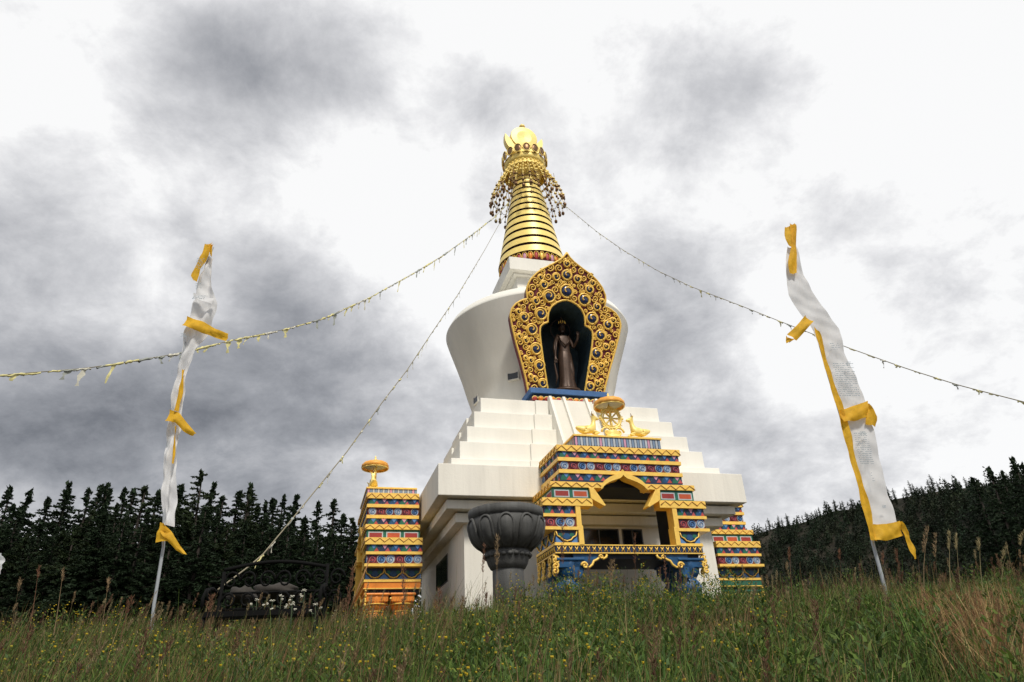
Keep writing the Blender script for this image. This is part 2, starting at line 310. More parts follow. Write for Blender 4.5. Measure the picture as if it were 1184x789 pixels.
# little vents in the bulb
for uu, zz in ((-2.55, 15.35), (-3.95, 15.0), (2.35, 14.62)):
    R_ = rad(zz); a = math.asin(max(-1, min(1, uu/R_)))
    M = Matrix.Translation((R_*math.sin(a), -R_*math.cos(a), zz)) @ Matrix.Rotation(a, 4, 'Z')
    b = MB(); b.box(-.29, .29, -.03, .1, -.25, .25, GLASS)
    fr = .04
    for q in ((-.33, .33, -.06, .1, .25, .25+fr), (-.33, .33, -.06, .1, -.25-fr, -.25), (-.33, -.29, -.06, .1, -.25, .25), (.29, .33, -.06, .1, -.25, .25)): b.box(*q, BULB)
    b.v = [tuple(M @ Vector(p)) for p in b.v]; b.build('vent', stupa)
grime(WHITE2, .06); grime(BULB, .07)
# harmika
b = MB(); b.box(-1.5, 1.5, -1.5, 1.5, 20.1, 22.66, WHITE2); b.box(-1.75, 1.75, -1.75, 1.75, 22.62, 22.78, WHITE2); b.box(-2.08, 2.08, -2.08, 2.08, 22.74, 23.6, WHITE2); b.box(-1.6,1.6,-1.6,1.6,23.6,23.72,WHITE2); b.build('harmika', stupa, bevel=.02)
# lotus drum under the rings
drum = MB(); drum.lathe([(1.75, 23.6), (1.95, 23.65), (1.98, 24.25), (1.7, 24.3)], (0, 0, 0), MAROON, 48)
dr = drum.build('lotus_drum', stupa)
pet = MB(); cc = [ORANGE, SWR, REDF, PINK, GOLD]
for i in range(36):
    a = 2*PI*i/36; c = Vector((math.cos(a)*1.99, math.sin(a)*1.99, 0)); M = Matrix.Rotation(a, 3, 'Z')
    for row, zz in enumerate((23.98,)):
        pet.sph(c+Vector((0, 0, zz)), .16, cc[(i*2+row) % 5], 8, 6, .5, .8, 1.65, M)
        pet.tube([c+Vector((0, 0, zz))+M @ Vector((.07, .15*math.cos(t), .27*math.sin(t))) for t in np.linspace(-.6, PI+.6, 9)], .025, GOLD, 4)
pet.build('lotus_petals', dr)
# spire: dark core and gold rings
core = MB(); core.lathe([(2.02, 24.25), (.70, 31.45)], (0, 0, 0), DARKM, 48); core.build('spire_core', stupa)
NR = 13; zb, zt = 24.3, 31.3
hs = [1.0-.035*i for i in range(NR)]; tot_ = sum(hs); z = zb
for i in range(NR):
    h = hs[i]/tot_*(zt-zb); t0 = (z-zb)/(zt-zb); t1 = (z+h*.69-zb)/(zt-zb)
    r_a = 2.12+(.80-2.12)*t0; r_b = 2.12+(.80-2.12)*t1; h2 = h*.69
    b = MB(); b.lathe([(r_a, z), (r_b, z+h2)], (0, 0, 0), GOLDB, 96); b.lathe([(r_b, z+h2), (r_b-.12, z+h2+.001)], (0, 0, 0), DARKM, 96, False); b.lathe([(r_a-.13, z+.001), (r_a, z)], (0, 0, 0), DARKM, 96, False); b.build('spire_ring', stupa)
    z += h
# crown band, net and pendants
cr = MB(); cr.lathe([(.75, 31.3), (1.1, 31.7), (1.22, 32.2), (1.36, 32.25), (1.42, 32.7), (1.2, 32.78), (.9, 33.0), (.7, 33.5), (.45, 33.6), (.0, 33.62)], (0, 0, 0), GOLDB, 48); crown = cr.build('crown', stupa)
for i in range(16):
    a = 2*PI*(i+.5)/16; M = Matrix.Rotation(a, 3, 'Z'); c = Vector((math.cos(a)*1.47, math.sin(a)*1.47, 32.98))
    b = MB(); b.sph(c, .30, BRONZE, 12, 8, .28, .8, 1.1, M)
    b.tube([c+M @ Vector((.05, .25*math.cos(t), .34*math.sin(t))) for t in np.linspace(0, 2*PI, 15)], .035, GOLDB, 5)
    b.sph(c+Vector((0, 0, .37)), .06, GOLDB, 6, 5); b.build('crown_plate', crown)
net = MB(); tips = []
def skirt(t):    # t 0..1 top -> bottom
    return 1.30+1.15*math.sin(t*PI/2*.96)**1.15*(.35+.65*t)**.5, 32.2-2.75*t**1.05
for i in range(32):
    a = 2*PI*i/32
    pts = [(skirt(t)[0]*math.cos(a), skirt(t)[0]*math.sin(a), skirt(t)[1]) for t in np.linspace(0, 1, 12)]
    net.tube(pts, .022, GOLDB, 4)
    for k, t in enumerate(np.linspace(.04, 1, 8)):
        r, zz = skirt(t); net.sph((r*math.cos(a), r*math.sin(a), zz), .075 if (k+i) % 2 else .10, GOLDB if t < .6 or (i+k) % 3 == 0 else BRONZE, 7, 5, 1, 1, .8)
    tips.append(((skirt(1)[0])*math.cos(a), (skirt(1)[0])*math.sin(a), skirt(1)[1]))
    for t in (.12, .28, .45, .8):   # cross swags
        a2 = 2*PI*(i+1)/32; r, zz = skirt(t)
        net.tube([(r*math.cos(a+(a2-a)*s), r*math.sin(a+(a2-a)*s), zz-.14*math.sin(s*PI)) for s in np.linspace(0, 1, 6)], .02, GOLDB if t < .5 else BRONZE, 4)
        if t < .5: net.sph((r*math.cos((a+a2)/2), r*math.sin((a+a2)/2), zz-.16), .085, GOLDB, 7, 5)
for i in range(24):   # inner hanging strings
    a = 2*PI*(i+.3)/24; r = 1.55+.45*(i % 2); z0 = 31.6-.4*(i % 2); L_ = 1.5+.5*((i*7) % 3)
    net.tube([(r*math.cos(a), r*math.sin(a), z0), (r*1.05*math.cos(a), r*1.05*math.sin(a), z0-L_)], .014, BRONZE, 4)
    for k in range(3): net.sph((r*(1+.02*k)*math.cos(a), r*(1+.02*k)*math.sin(a), z0-L_*(.45+.27*k)), .085, BRONZE, 6, 5, 1, 1, 1.3)
net.lathe([(1.28, 32.3), (1.36, 31.95), (1.5, 31.7), (1.47, 31.7), (1.3, 31.98)], (0, 0, 0), GOLDB, 48)
net_o = net.build('bead_net', stupa)
for i, p in enumerate(tips):
    b = MB(); L_ = .12 if i % 2 else .34
    b.tube([p, (p[0], p[1], p[2]-L_)], .015, BRONZE, 4); b.sph((p[0], p[1], p[2]-L_-.1), .11, BRONZE, 8, 6, 1, 1, 1.35); b.build('pendant', net_o)
# crescent, sun disc, jewel
b = MB(); n = 28; out = []; inn = []
for i in range(n+1):
    t = i/n; a = math.radians(200+ (340-200)*t); a2 = PI+PI*0+ (PI)*t
    ang = PI*(1.0+ -0.06) + (PI*1.12)*t
    out.append((1.36*math.cos(ang), 34.75+1.36*math.sin(ang))); 
    inn.append(((1.36-.50*math.sin(PI*t)**.6)*math.cos(ang), 34.98+.80*math.sin(ang)))
for i in range(n):
    b.prism([out[i], out[i+1], inn[i+1], inn[i]], (0, -.22, 0), (1, 0, 0), (0, 0, 1), (0, 1, 0), .44, GOLDB)
b.build('crescent', stupa)
b = MB(); n = 48; c = Vector((0, -.30, 34.95)); R_ = .95
V_ = [c, c+Vector((0, .46, 0))]; F_ = []
prd = [(R_*.55, -.03), (R_*.97, .0), (R_, .06), (R_, .40), (R_*.97, .46)]
for i in range(n):
    a = 2*PI*i/n
    for rr, dy in prd: V_.append(c+Vector((rr*math.cos(a), dy, rr*math.sin(a))))
m5 = len(prd)
for i in range(n):
    k = (i+1) % n; F_.append((0, 2+k*m5, 2+i*m5)); F_.append((1, 2+i*m5+m5-1, 2+k*m5+m5-1))
    for j in range(m5-1): F_.append((2+i*m5+j, 2+k*m5+j, 2+k*m5+j+1, 2+i*m5+j+1))
b.add(V_, F_, GOLDB); b.build('sun_disc', stupa)
b = MB(); b.lathe([(.0, 35.85), (.2, 35.88), (.24, 35.98), (.12, 36.05)], (0, 0, 0), BRONZE, 16); b.lathe([(.12, 36.03), (.22, 36.12), (.2, 36.25), (.08, 36.36), (0, 36.5)], (0, 0, 0), GOLDB, 16); b.build('finial', stupa)
# niche frame -------------------------------------------------
def mirror_avg(Lp, Rp): return [((abs(a[0]+.07)+abs(b_[0]+.07))/2, (a[1]+b_[1])/2) for a, b_ in zip(Lp, Rp)]
half = [(0, 21.42), (.14, 21.2), (.42, 20.95), (.93, 20.62), (1.40, 20.35), (1.72, 20.08), (2.02, 19.72), (2.20, 19.3), (2.20, 18.95), (2.12, 18.72), (2.45, 18.62), (2.78, 18.4), (2.99, 18.12), (3.06, 17.78), (2.92, 17.15), (2.70, 16.38), (2.43, 15.55), (2.17, 14.68), (2.02, 14.02)]
ihalf = [(0, 18.86), (.25, 18.82), (.55, 18.68), (.84, 18.44), (1.0, 18.12), (1.04, 17.8), (1.02, 17.62), (1.26, 17.52), (1.44, 17.33), (1.46, 17.0), (1.40, 16.5), (1.24, 15.5), (1.02, 14.3), (.99, 14.02)]
CX = -.06
def FP(uu, zz, off=0):      # point on the leaning frame plane, off = towards the viewer
    return Vector((uu, -4.15-.26*(zz-14)-off, zz))
def resample(p, n):
    d = [0]
    for a, b_ in zip(p, p[1:]): d.append(d[-1]+math.dist(a, b_))
    return [(float(np.interp(t, d, [q[0] for q in p])), float(np.interp(t, d, [q[1] for q in p]))) for t in np.linspace(0, d[-1], n)]
Nf = 60; O_ = resample(half, Nf); I_ = resample(ihalf, Nf)
b = MB()
for s_ in (-1, 1):
    vf = []; 
    for (a, z1), (c, z2) in zip(O_, I_):
        vf += [FP(CX+s_*a, z1), FP(CX+s_*c, z2), FP(CX+s_*a, z1, -.42), FP(CX+s_*c, z2, -.42)]
    ff = []; fi = []
    for i in range(Nf-1):
        p, q = i*4, (i+1)*4
        ff += [(p, q, q+1, p+1), (p+2, p+3, q+3, q+2), (p, p+2, q+2, q)]; fi.append((p+1, q+1, q+3, p+3))
    ff.append((Nf*4-4, Nf*4-3, Nf*4-1, Nf*4-2))
    b.add(vf, ff, MAROON); b.add(vf, fi, NICHE)
frame = b.build('niche_frame', stupa)
# gold scrollwork
def inside(uu, zz, marg):
    x = abs(uu-CX)
    def w(p, z):
        best = None
        for (a, za), (c, zc_) in zip(p, p[1:]):
            if (za-z)*(zc_-z) <= 0 and za != zc_: best = max(best or 0, a+(c-a)*(z-za)/(zc_-za))
        return best
    o = w(half, zz); i = w(ihalf, zz)
    if o is None or x > o-marg: return False
    if i is not None and x < i+marg*1.25: return False
    if min(math.hypot(x-a, zz-z) for a, z in I_) < marg*1.3: return False
    return zz > 14.05+marg*.6
JW = [(0,20.81,.15),(0,20.2,.23),(.60,20.05,.17),(1.45,19.92,.14),(1.28,19.55,.19),(0,19.33,.31),(1.98,19.0,.11),(1.70,18.66,.17),(.98,18.98,.28),(2.62,18.02,.13),(2.32,17.76,.21),(1.42,18.02,.27),(1.90,17.17,.24),(2.55,16.77,.12),(2.2,16.6,.14),(1.66,16.2,.25),(2.2,15.7,.1),(1.92,15.6,.13),(1.46,15.38,.23),(1.92,14.80,.1),(1.70,14.68,.13),(1.28,14.5,.19)]
jl = []
for a, z, r in JW:
    for s_ in ((-1, 1) if a > 0 else (1,)): jl.append((CX+s_*a, z, r, s_))
tilt = math.atan(.26); Mt = Matrix.Rotation(tilt, 3, 'X')
EZ = Vector((0, -.26, 1)).normalized(); EN = Vector((0, -1, -.26)).normalized()
sw = MB()
def spiral(mbx, c, r, turns, s_, mt, tr, ph=0., EX=Vector((1, 0, 0)), EZ=EZ, EN=EN, n=18, lift=.03):
    pts = []
    for i in range(n):
        t = i/(n-1); a = ph+turns*2*PI*t; rr = r*(1-.82*t)
        pts.append(c+EX*(s_*rr*math.cos(a))+EZ*(rr*math.sin(a))+EN*(lift+.05*t*r/.3))
    mbx.tube(pts, [tr*(1-.35*i/(n-1)) for i in range(n)], mt, 5)
placed = [(x, z, r*1.2) for x, z, r, _ in jl]
for x, z, r, s_ in jl:
    sw.tube([FP(x, z)+Vector((1,0,0))*(r*1.16*math.cos(t))+EZ*(r*1.16*math.sin(t))+EN*.05 for t in np.linspace(0, 2*PI, 17)], .045+.05*r, GOLD, 5, cap=False)
    spiral(sw, FP(x, z), r*1.12, .85, s_, GOLD, .035+.05*r, ph=-1.2, lift=.10)
tries = 0
while tries < 9000:
    tries += 1
    r = (.22, .17, .13, .10)[min(3, tries//1800)]*random.uniform(.85, 1.1)
    x = random.uniform(-3.2, 3.1); z = random.uniform(14, 21.5)
    if not inside(x, z, r*.75): continue
    if any((x-a)**2+(z-c)**2 < (r+q)**2*.80 for a, c, q in placed): continue
    placed.append((x, z, r)); s_ = 1 if x > CX else -1
    spiral(sw, FP(x, z), r, 1.5, s_*random.choice((1, 1, -1)), GOLD, .026+.09*r, ph=random.uniform(0, 6.28), n=14)
for s_ in (-1, 1):   # gold rim beads along both edges
    for P_ in (O_, I_): sw.tube([FP(CX+s_*a, z, .03) for a, z in P_], .055, GOLD, 6)
sw.build('scrollwork', frame)
for x, z, r, s_ in jl:
    b = MB(); b.sph(FP(x, z, .03), r*.95, JEWEL, 14, 8, 1, .42, 1, Mt); b.build('jewel', frame)
# recess
b = MB(); N2 = resample(ihalf, 40)
ring = [(CX-a, z) for a, z in N2[::-1]] + [(CX+a, z) for a, z in N2[1:]]
vf = []
for x, z in ring: vf += [FP(x, z, -.40), Vector((x, -2.7, z))]
n2 = len(ring); ff = [(2*i, 2*i+1, 2*i+3, 2*i+2) for i in range(n2-1)] + [tuple(2*i+1 for i in range(n2))] + [(0, 2*n2-2, 2*n2-1, 1)]
b.add(vf, ff, NICHE); b.build('niche_recess', stupa)
# ledge with lotus row
b = MB(); b.box(-2.15, 2.0, -4.75, -3.2, 13.74, 14.03, BLUEL); b.box(-2.02, 1.88, -4.62, -3.2, 13.56, 13.742, NAVY); led = b.build('niche_ledge', stupa, bevel=.02)
b = MB()
for i in range(13):
    x = -1.92+i*.31; b.sph((x, -4.62, 13.50), .15, ORANGE if i % 2 else REDF, 10, 6, 1, .7, .75); b.tube([(x+.14*math.cos(t), -4.70, 13.47+.12*math.sin(t)) for t in np.linspace(0, PI, 8)], .022, GOLDB, 4)
b.box(-2.0, 1.86, -4.55, -3.4, 13.33, 13.56, MAROON)
b.build('lotus_row', led)
# windows in the base walls
def window(cx, cz, w, h, face):
    b = MB(); b.box(cx-w/2, cx+w/2, -5.87, -5.80, cz-h/2, cz+h/2, FRAMEW)
    p = MB(); p.box(cx-w/2+.06, cx-.03, -5.885, -5.86, cz-h/2+.06, cz+h/2-.06, GLASS); p.box(cx+.03, cx+w/2-.06, -5.885, -5.86, cz-h/2+.06, cz+h/2-.06, GLASS)
    if face == 'w':
        M = Matrix.Rotation(-PI/2, 4, 'Z'); b.v = [tuple(M @ Vector(q)) for q in b.v]; p.v = [tuple(M @ Vector(q)) for q in p.v]
    o = b.build('window', stupa); p.build('pane', o)
window(.25, 6.25, 1.9, 1.2, 's'); window(1.85, 6.25, 1.0, 1.2, 's'); window(.6, 5.85, 3.1, 1.25, 'w')
# ------------------------------------------------------------------ gates
FY = -1.15; BK = 1.22; BKL = 1.28      # front plane, back against slab, back against wall  (local y = v + 8.4)
def pattern(mb, kind, P, A, N, w, z0, z1, col=None):
    """paint-relief pattern on a face: P start corner (z ignored), A unit direction along, N outward normal, w length"""
    P = Vector(P); A = Vector(A); N = Vector(N); Z = Vector((0, 0, 1)); h = z1-z0
    def quad(pts, mt, d=.006): mb.add([P+A*a+Z*(z)+N*d for a, z in pts], [tuple(range(len(pts)))], mt)
    if kind == 'zig':
        n = max(2, round(w/.42)); s = w/n
        pts = []
        for i in range(n):
            for q, zz in ((0, .12), (.5, .88)): pts.append((s*(i+q), z0+h*zz))
        pts.append((w, z0+h*.12))
        mb.tube([P+A*a+Z*z+N*.008 for a, z in pts], .028, GOLDD, 4)
    elif kind == 'swirl':
        n = max(1, round(w/(h*1.05))); s = w/n; cyc = [SKYB, PALE, SWR]
        k0 = col or 0
        for i in range(n):
            c = P+A*(s*(i+.5))+Z*(z0+h/2)+N*.0; m1 = cyc[(i+k0) % 3]
            nn = 14; r = h*.45
            mb.add([c+N*.008]+[c+A*(r*math.cos(2*PI*k/nn))+Z*(r*math.sin(2*PI*k/nn))+N*.008 for k in range(nn)], [(0, 1+k, 1+(k+1) % nn) for k in range(nn)], m1)
            spiral(mb, c, r*.98, 1.7, 1, NAVY if m1 is not PALE else SKYB, .018, ph=.6, EX=A, EZ=Z, EN=N, n=22, lift=.014)
            mb.tube([c+A*(r*1.03*math.cos(t))+Z*(r*1.03*math.sin(t))+N*.012 for t in np.linspace(0, 2*PI, 15)], .016, PALE if m1 is not SWR else MAROON, 4, cap=False)
    elif kind == 'wave':
        n = max(2, round(w/.46)); s = w/n; seq = [GREEN, NAVY, BLUE]
        for i in range(n):
            a = s*i
            quad([(a, z0), (a+s*.6, z0), (a+s*.95, z1), (a+s*.3, z1)], seq[i % 3], .005)
            quad([(a+s*.28, z1), (a+s*.82, z1), (a+s*.55, z0+h*.38)], PINK if i % 2 else SKYB, .012)
            quad([(a+s*.55, z0), (a+s*1.05, z0), (a+s*.82, z0+h*.6)], REDF if i % 2 == 0 else SWR, .012)
            mb.tube([P+A*(a+s*.3*q*1.0)+Z*(z0+h*q)+N*.012 for q in np.linspace(0, 1, 5)], .009, GREEN, 4)
    elif kind == 'panel':
        n = max(1, round(w/.78)); s = w/n
        for i in range(n):
            a = s*i+.07; e = s*(i+1)-.07
            quad([(a, z0+h*.14), (e, z0+h*.14), (e, z0+h*.9), (a, z0+h*.9)], PALE, .008)
            quad([(a+.05, z0+h*.26), (e-.05, z0+h*.26), (e-.05, z0+h*.78), (a+.05, z0+h*.78)], ORANGE_RED if i % 2 else REDP, .014)
    elif kind == 'cloud':
        n = max(1, round(w/.95)); s = w/n
        for i in range(n):
            c0 = s*(i+.5)
            for dx, dz, rr, mt in ((0, .52, .3, BLUE), (-.26, .62, .2, GREEN), (.26, .62, .2, GREEN)):
                c = P+A*(c0+dx*s)+Z*(z0+h*dz); nn = 10; r = h*rr*1.5*.7
                mb.add([c+N*.01]+[c+A*(r*math.cos(2*PI*k/nn))+Z*(r*.8*math.sin(2*PI*k/nn))+N*.01 for k in range(nn)], [(0, 1+k, 1+(k+1) % nn) for k in range(nn)], mt)
            pts = [(-.5, .95), (-.44, .55), (-.30, .42), (-.2, .22), (0, .12), (.2, .22), (.30, .42), (.44, .55), (.5, .95)]
            mb.tube([P+A*(c0+a*s)+Z*(z0+h*z)+N*.03 for a, z in pts], .028, GOLD, 5)
            quad([(c0-s*.5, z0), (c0-s*.5, z0+h*.5), (c0-s*.2, z0)], SKYB, .006); quad([(c0+s*.5, z0), (c0+s*.2, z0), (c0+s*.5, z0+h*.5)], SKYB, .006)
    elif kind == 'vajra':
        n = max(2, round(w/.235)); s = w/n
        for i in range(n):
            c = P+A*(s*(i+.5))+Z*(z0+h/2)
            for sg in (-1, 1):
                mb.tube([c+A*(sg*s*.26)+Z*(h*.36)+N*.015, c+A*(sg*s*.04)+N*.02, c+A*(sg*s*.26)-Z*(h*.36)+N*.015], .020, GOLD, 4)
            mb.sph(c+N*.02, .04, GOLD, 6, 4)
    elif kind == 'fringe':
        n = max(3, round(w/.12)); s = w/n
        for i in range(n):
            a = s*i; mt = [PALE, SKYF, PALE, SKYF][i % 4] if i % 9 else PINK
            quad([(a+s*.1, z0+h*.15), (a+s*.5, z0), (a+s*.9, z0+h*.15), (a+s*.9, z1), (a+s*.1, z1)], mt, .008)
def make_gate(name, root_loc, rz, label, low, beam_pat=True):
    g = empty(name, root_loc, rz, label=label, cat='shrine porch')
    Zo = -GZ
    def P(z): return z+Zo
    def faces(mb, kind, h, z0, z1, yf, yb, col=None, u_in=0., sides=True, cut=None):
        if kind:
            if u_in <= 0: pattern(mb, kind, (-h, yf, 0), (1, 0, 0), (0, -1, 0), 2*h, P(z0), P(z1), col)
            else:
                pattern(mb, kind, (-h, yf, 0), (1, 0, 0), (0, -1, 0), h-u_in, P(z0), P(z1), col)
                pattern(mb, kind, (u_in, yf, 0), (1, 0, 0), (0, -1, 0), h-u_in, P(z0), P(z1), col)
            if sides:
                pattern(mb, kind, (-h, yb, 0), (0, -1, 0), (-1, 0, 0), yb-yf, P(z0), P(z1), col)
                pattern(mb, kind, (h, yf, 0), (0, 1, 0), (1, 0, 0), yb-yf, P(z0), P(z1), col)
    # full-width upper bands
    rows = [('parapet', 1.93, 9.36, 9.78, NAVY, 'fringe', FY+.02), ('parapet_cap', 1.99, 9.78, 9.85, GOLD, None, FY-.03),
            ('cornice', 2.76, 9.10, 9.36, GOLD, 'zig', FY-.03), ('wave_band', 2.68, 8.84, 9.10, NAVY, 'wave', FY+.04),
            ('gold_band', 2.74, 8.69, 8.84, GOLD, None, FY-.02), ('swirl_band', 2.65, 8.34, 8.69, MAROON, 'swirl', FY+.05), ('gold_band', 2.73, 8.19, 8.34, GOLD, None, FY-.02)]
    for nm, h, z0, z1, mt, pt, yf in rows:
        b = MB(); b.box(-h, h, yf, BK, P(z0), P(z1), mt); o = b.build(nm, g)
        if pt: q = MB(); faces(q, pt, h, z0, z1, yf, BK, 1); q.build('painted_pattern', o)
    # wave band over the arch (two halves cut by the ogee)
    arch = [(0, 8.17), (.05, 8.10), (.16, 8.02), (.38, 7.95), (.6, 7.87), (.8, 7.76), (.93, 7.64), (1.03, 7.54)]
    def halves(mb, poly, y0, d, mt, sides=(-1, 1)):
        for s_ in sides:
            pl = [(s_*a, P(z)) for a, z in poly]
            if s_ < 0: pl = pl[::-1]
            mb.prism(pl, (0, y0+d, 0), (1, 0, 0), (0, 0, 1), (0, -1, 0), d, mt)
    TH = .5
    b = MB(); halves(b, [(0.5, 8.19), (.5, 8.0), (1.0, 7.82), (2.69, 7.82), (2.69, 8.19)], FY+.04, TH, NAVY)
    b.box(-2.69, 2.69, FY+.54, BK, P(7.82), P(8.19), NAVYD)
    for s_ in (-1, 1): b.box(min(s_*2.4, s_*2.69), max(s_*2.4, s_*2.69), FY+.54, BK+.0, P(7.815), P(8.188), NAVY)
    o = b.build('wave_band', g)
    q = MB()
    for s_ in (-1, 1): pattern(q, 'wave', (min(s_*.75, s_*2.69), FY+.04, 0), (1, 0, 0), (0, -1, 0), 1.94, P(7.92), P(8.19))
    pattern(q, 'wave', (-2.69, BK, 0), (0, -1, 0), (-1, 0, 0), BK-FY-.04, P(7.9), P(8.19)); pattern(q, 'wave', (2.69, FY+.04, 0), (0, 1, 0), (1, 0, 0), BK-FY-.04, P(7.9), P(8.19)); q.build('painted_pattern', o)
    b = MB()
    up = [(a, z+.17+.06*(1-a)) for a, z in arch]
    for (a, z), (c, w), (d1, w1), (e1, w2) in zip(arch, arch[1:], up, up[1:]): halves(b, [(a, z), (c, w), (e1, w2), (d1, w1)], FY-.10, TH, GOLD)
    b.build('ogee_arch', g)
    # lower bands, left and right of the opening, running back along both sides
    low_rows = [('cornice', 3.15, .92, 7.60, 7.82, GOLD, 'zig', FY-.07, BK), ('panel_band', 3.07, 1.5, 7.16, 7.60, GREEN, 'panel', FY+.0, BK), ('cornice', 3.53, 1.45, 6.86, 7.16, GOLD, 'zig', FY-.08, BKL),
                ('wave_band', 3.45, 2.18, 6.56, 6.86, NAVY, 'wave', FY+.04, BKL), ('gold_band', 3.51, 2.1, 6.44, 6.56, GOLD, None, FY-.03, BKL),
                ('swirl_band', 3.42, 2.18, 6.05, 6.44, MAROON, 'swirl', FY+.05, BKL), ('ledge', 3.53, 2.1, 5.93, 6.05, GOLD, None, FY-.07, BKL),
                ('cloud_band', 3.05, 2.14, 5.46, 5.93, NAVY, 'cloud', FY+.03, BKL), ('gold_band', 3.12, 1.96, 5.38, 5.46, GOLD, None, FY-.03, BKL)]
    for nm, h, ui, z0, z1, mt, pt, yf, yb in low_rows:
        for s_ in (-1, 1):
            b = MB()
            b.box(min(s_*ui, s_*h), max(s_*ui, s_*h), yf, FY+.48, P(z0), P(z1), mt)
            b.box(min(s_*(h-.45), s_*h), max(s_*(h-.45), s_*h), FY+.481, yb, P(z0), P(z1), mt)
            o = b.build(nm, g)
            if pt:
                q = MB(); za = z0+(.08 if nm == 'cornice' and h > 3.3 else 0); zb2 = z1-(.06 if nm == 'panel_band' else 0); u2 = ui+(.05 if pt != 'panel' else .02)
                pattern(q, pt, (min(s_*u2, s_*h), yf, 0), (1, 0, 0), (0, -1, 0), h-u2, P(za), P(zb2), 2)
                if s_ < 0: pattern(q, pt, (-h, yb, 0), (0, -1, 0), (-1, 0, 0), yb-yf, P(za), P(zb2), 2)
                else: pattern(q, pt, (h, yf, 0), (0, 1, 0), (1, 0, 0), yb-yf, P(za), P(zb2), 2)
                q.build('painted_pattern', o)
    # slanting bracket at the cusps, jamb trim
    for s_ in (-1, 1):
        b = MB(); halves(b, [(1.55, 7.60), (1.36, 7.60), (.90, 6.90), (.98, 6.87), (1.5, 7.16)], FY-.10, .5, GOLD, (s_,)); b.build('cusp_bracket', g, bevel=.01)
        b = MB(); halves(b, [(1.98, 6.86), (1.98, 6.10), (1.94, 6.10), (1.94, 5.38), (2.14, 5.38), (2.14, 6.02), (2.18, 6.02), (2.18, 6.86)], FY-.06, .5, GOLD, (s_,)); b.build('jamb_trim', g)
    # inner lining and floor beam
    for s_ in (-1, 1):
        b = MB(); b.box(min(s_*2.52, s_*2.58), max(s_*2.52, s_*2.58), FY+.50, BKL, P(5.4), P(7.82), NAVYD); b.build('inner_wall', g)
    b = MB(); b.box(-3.1, 3.1, FY, BKL, P(5.06), P(5.38), low if not beam_pat else NAVY)
    for z0 in (5.345, 5.05): b.box(-3.14, 3.14, FY-.04, BKL, P(z0), P(z0+.04), GOLD)
    o = b.build('floor_beam', g)
    if beam_pat: q = MB(); faces(q, 'vajra', 3.1, 5.09, 5.345, FY, BKL); q.build('painted_pattern', o)
    b = MB(); b.box(-2.95, 2.95, FY+.15, BKL, P(4.88), P(5.05), NAVYD); b.build('soffit', g)  # shadow under the floor beam put into the soffit's dark colour
    # columns
    for cx in (-2.52, 2.52):
        for cy in (FY+.55, BKL-.75):
            c = MB(); zb_ = 0.0
            H = P(4.88)
            c.lathe([(.30, -.3), (.52, 0), (.55, .18), (.40, .34), (.33, .55), (.40, .8), (.50, 1.0), (.52, 1.2), (.42, 1.36), (.34, 1.45), (.40, 1.55), (.50, 1.66), (.52, H-.2), (.46, H)], (cx, cy, 0), low, 20, flute=lambda a, t: 1+.05*math.cos(8*a))
            o = c.build('column', g)
            c2 = MB(); c2.box(cx-.5, cx+.5, cy-.5, cy+.5, H-.34, H+.02, low); c2.box(cx-.56, cx+.56, cy-.56, cy+.56, H-.08, H+.021, low); c2.build('capital', o, bevel=.03)
            t = MB()
            for zz, rr in (((H-.42, .54), (1.47, .38), (.36, .43)) if not beam_pat else ((H-.05, .52),)):
                t.tube([(cx+rr*math.cos(a), cy+rr*math.sin(a), zz) for a in np.linspace(0, 2*PI, 25)], .03, GOLD, 5, cap=False)
            if not beam_pat:
                for i in range(14):
                    q_ = -.45+.9*(i % 7)/6; t.sph(((cx-.52, cy+q_, H-.2) if i < 7 else (cx+q_, cy-.52, H-.2)), .055, GOLDB, 6, 5)
                if i < 7: t.sph((cx+.52, cy+q_, H-.2), .055, GOLDB, 6, 5)
            t.build('gold_trim', o)
    # carved scroll brackets
    H = P(5.04)
    for s_ in (-1, 1):
        b = MB()
        pl = [(1.15, H), (1.25, H-.18), (1.55, H-.22), (1.72, H-.42), (2.0, H-.55), (2.15, H-.85), (2.4, H-.9), (2.4, H)]
        pl2 = [(s_*a, z) for a, z in pl]; b.prism(pl2 if s_ > 0 else pl2[::-1], (0, FY+.35, 0), (1, 0, 0), (0, 0, 1), (0, -1, 0), .3, low)
        path = [(1.05, H-.02), (1.08, H-.12), (1.2, H-.18), (1.35, H-.12), (1.45, H-.2), (1.6, H-.26), (1.68, H-.40), (1.82, H-.5), (1.98, H-.48), (2.08, H-.36)]
        b.tube([(s_*a, FY+.01, z) for a, z in path], .05, GOLD, 6); spiral(b, Vector((s_*2.0, FY+.0, H-.44)), .14, 1.3, s_, GOLD, .05, EZ=Vector((0, 0, 1)), EN=Vector((0, -1, 0)))
        spiral(b, Vector((s_*1.3, FY+.0, H-.12)), .09, 1.2, s_, GOLD, .035, EZ=Vector((0, 0, 1)), EN=Vector((0, -1, 0)))
        # outer corner scrolls, front and side
        for k in range(3):
            spiral(b, Vector((s_*(3.12+.02*k), FY+.1+.0*k, H-.22-.2*k)), .17-.02*k, 1.3, s_, GOLD, .05, ph=1, EZ=Vector((0, 0, 1)), EN=Vector((0, -1, 0)))
        for yy in ((FY+.15, FY+.7, FY+1.5, FY+2.1) if beam_pat else ()):
            for k in range(3):
                spiral(b, Vector((s_*3.08, yy+.1*k, H-.2-.2*k)), .2-.03*k, 1.3, 1, GOLD, .05, ph=k, EX=Vector((0, 1, 0)), EZ=Vector((0, 0, 1)), EN=Vector((s_, 0, 0)))
        b.build('scroll_bracket', g)
    return g
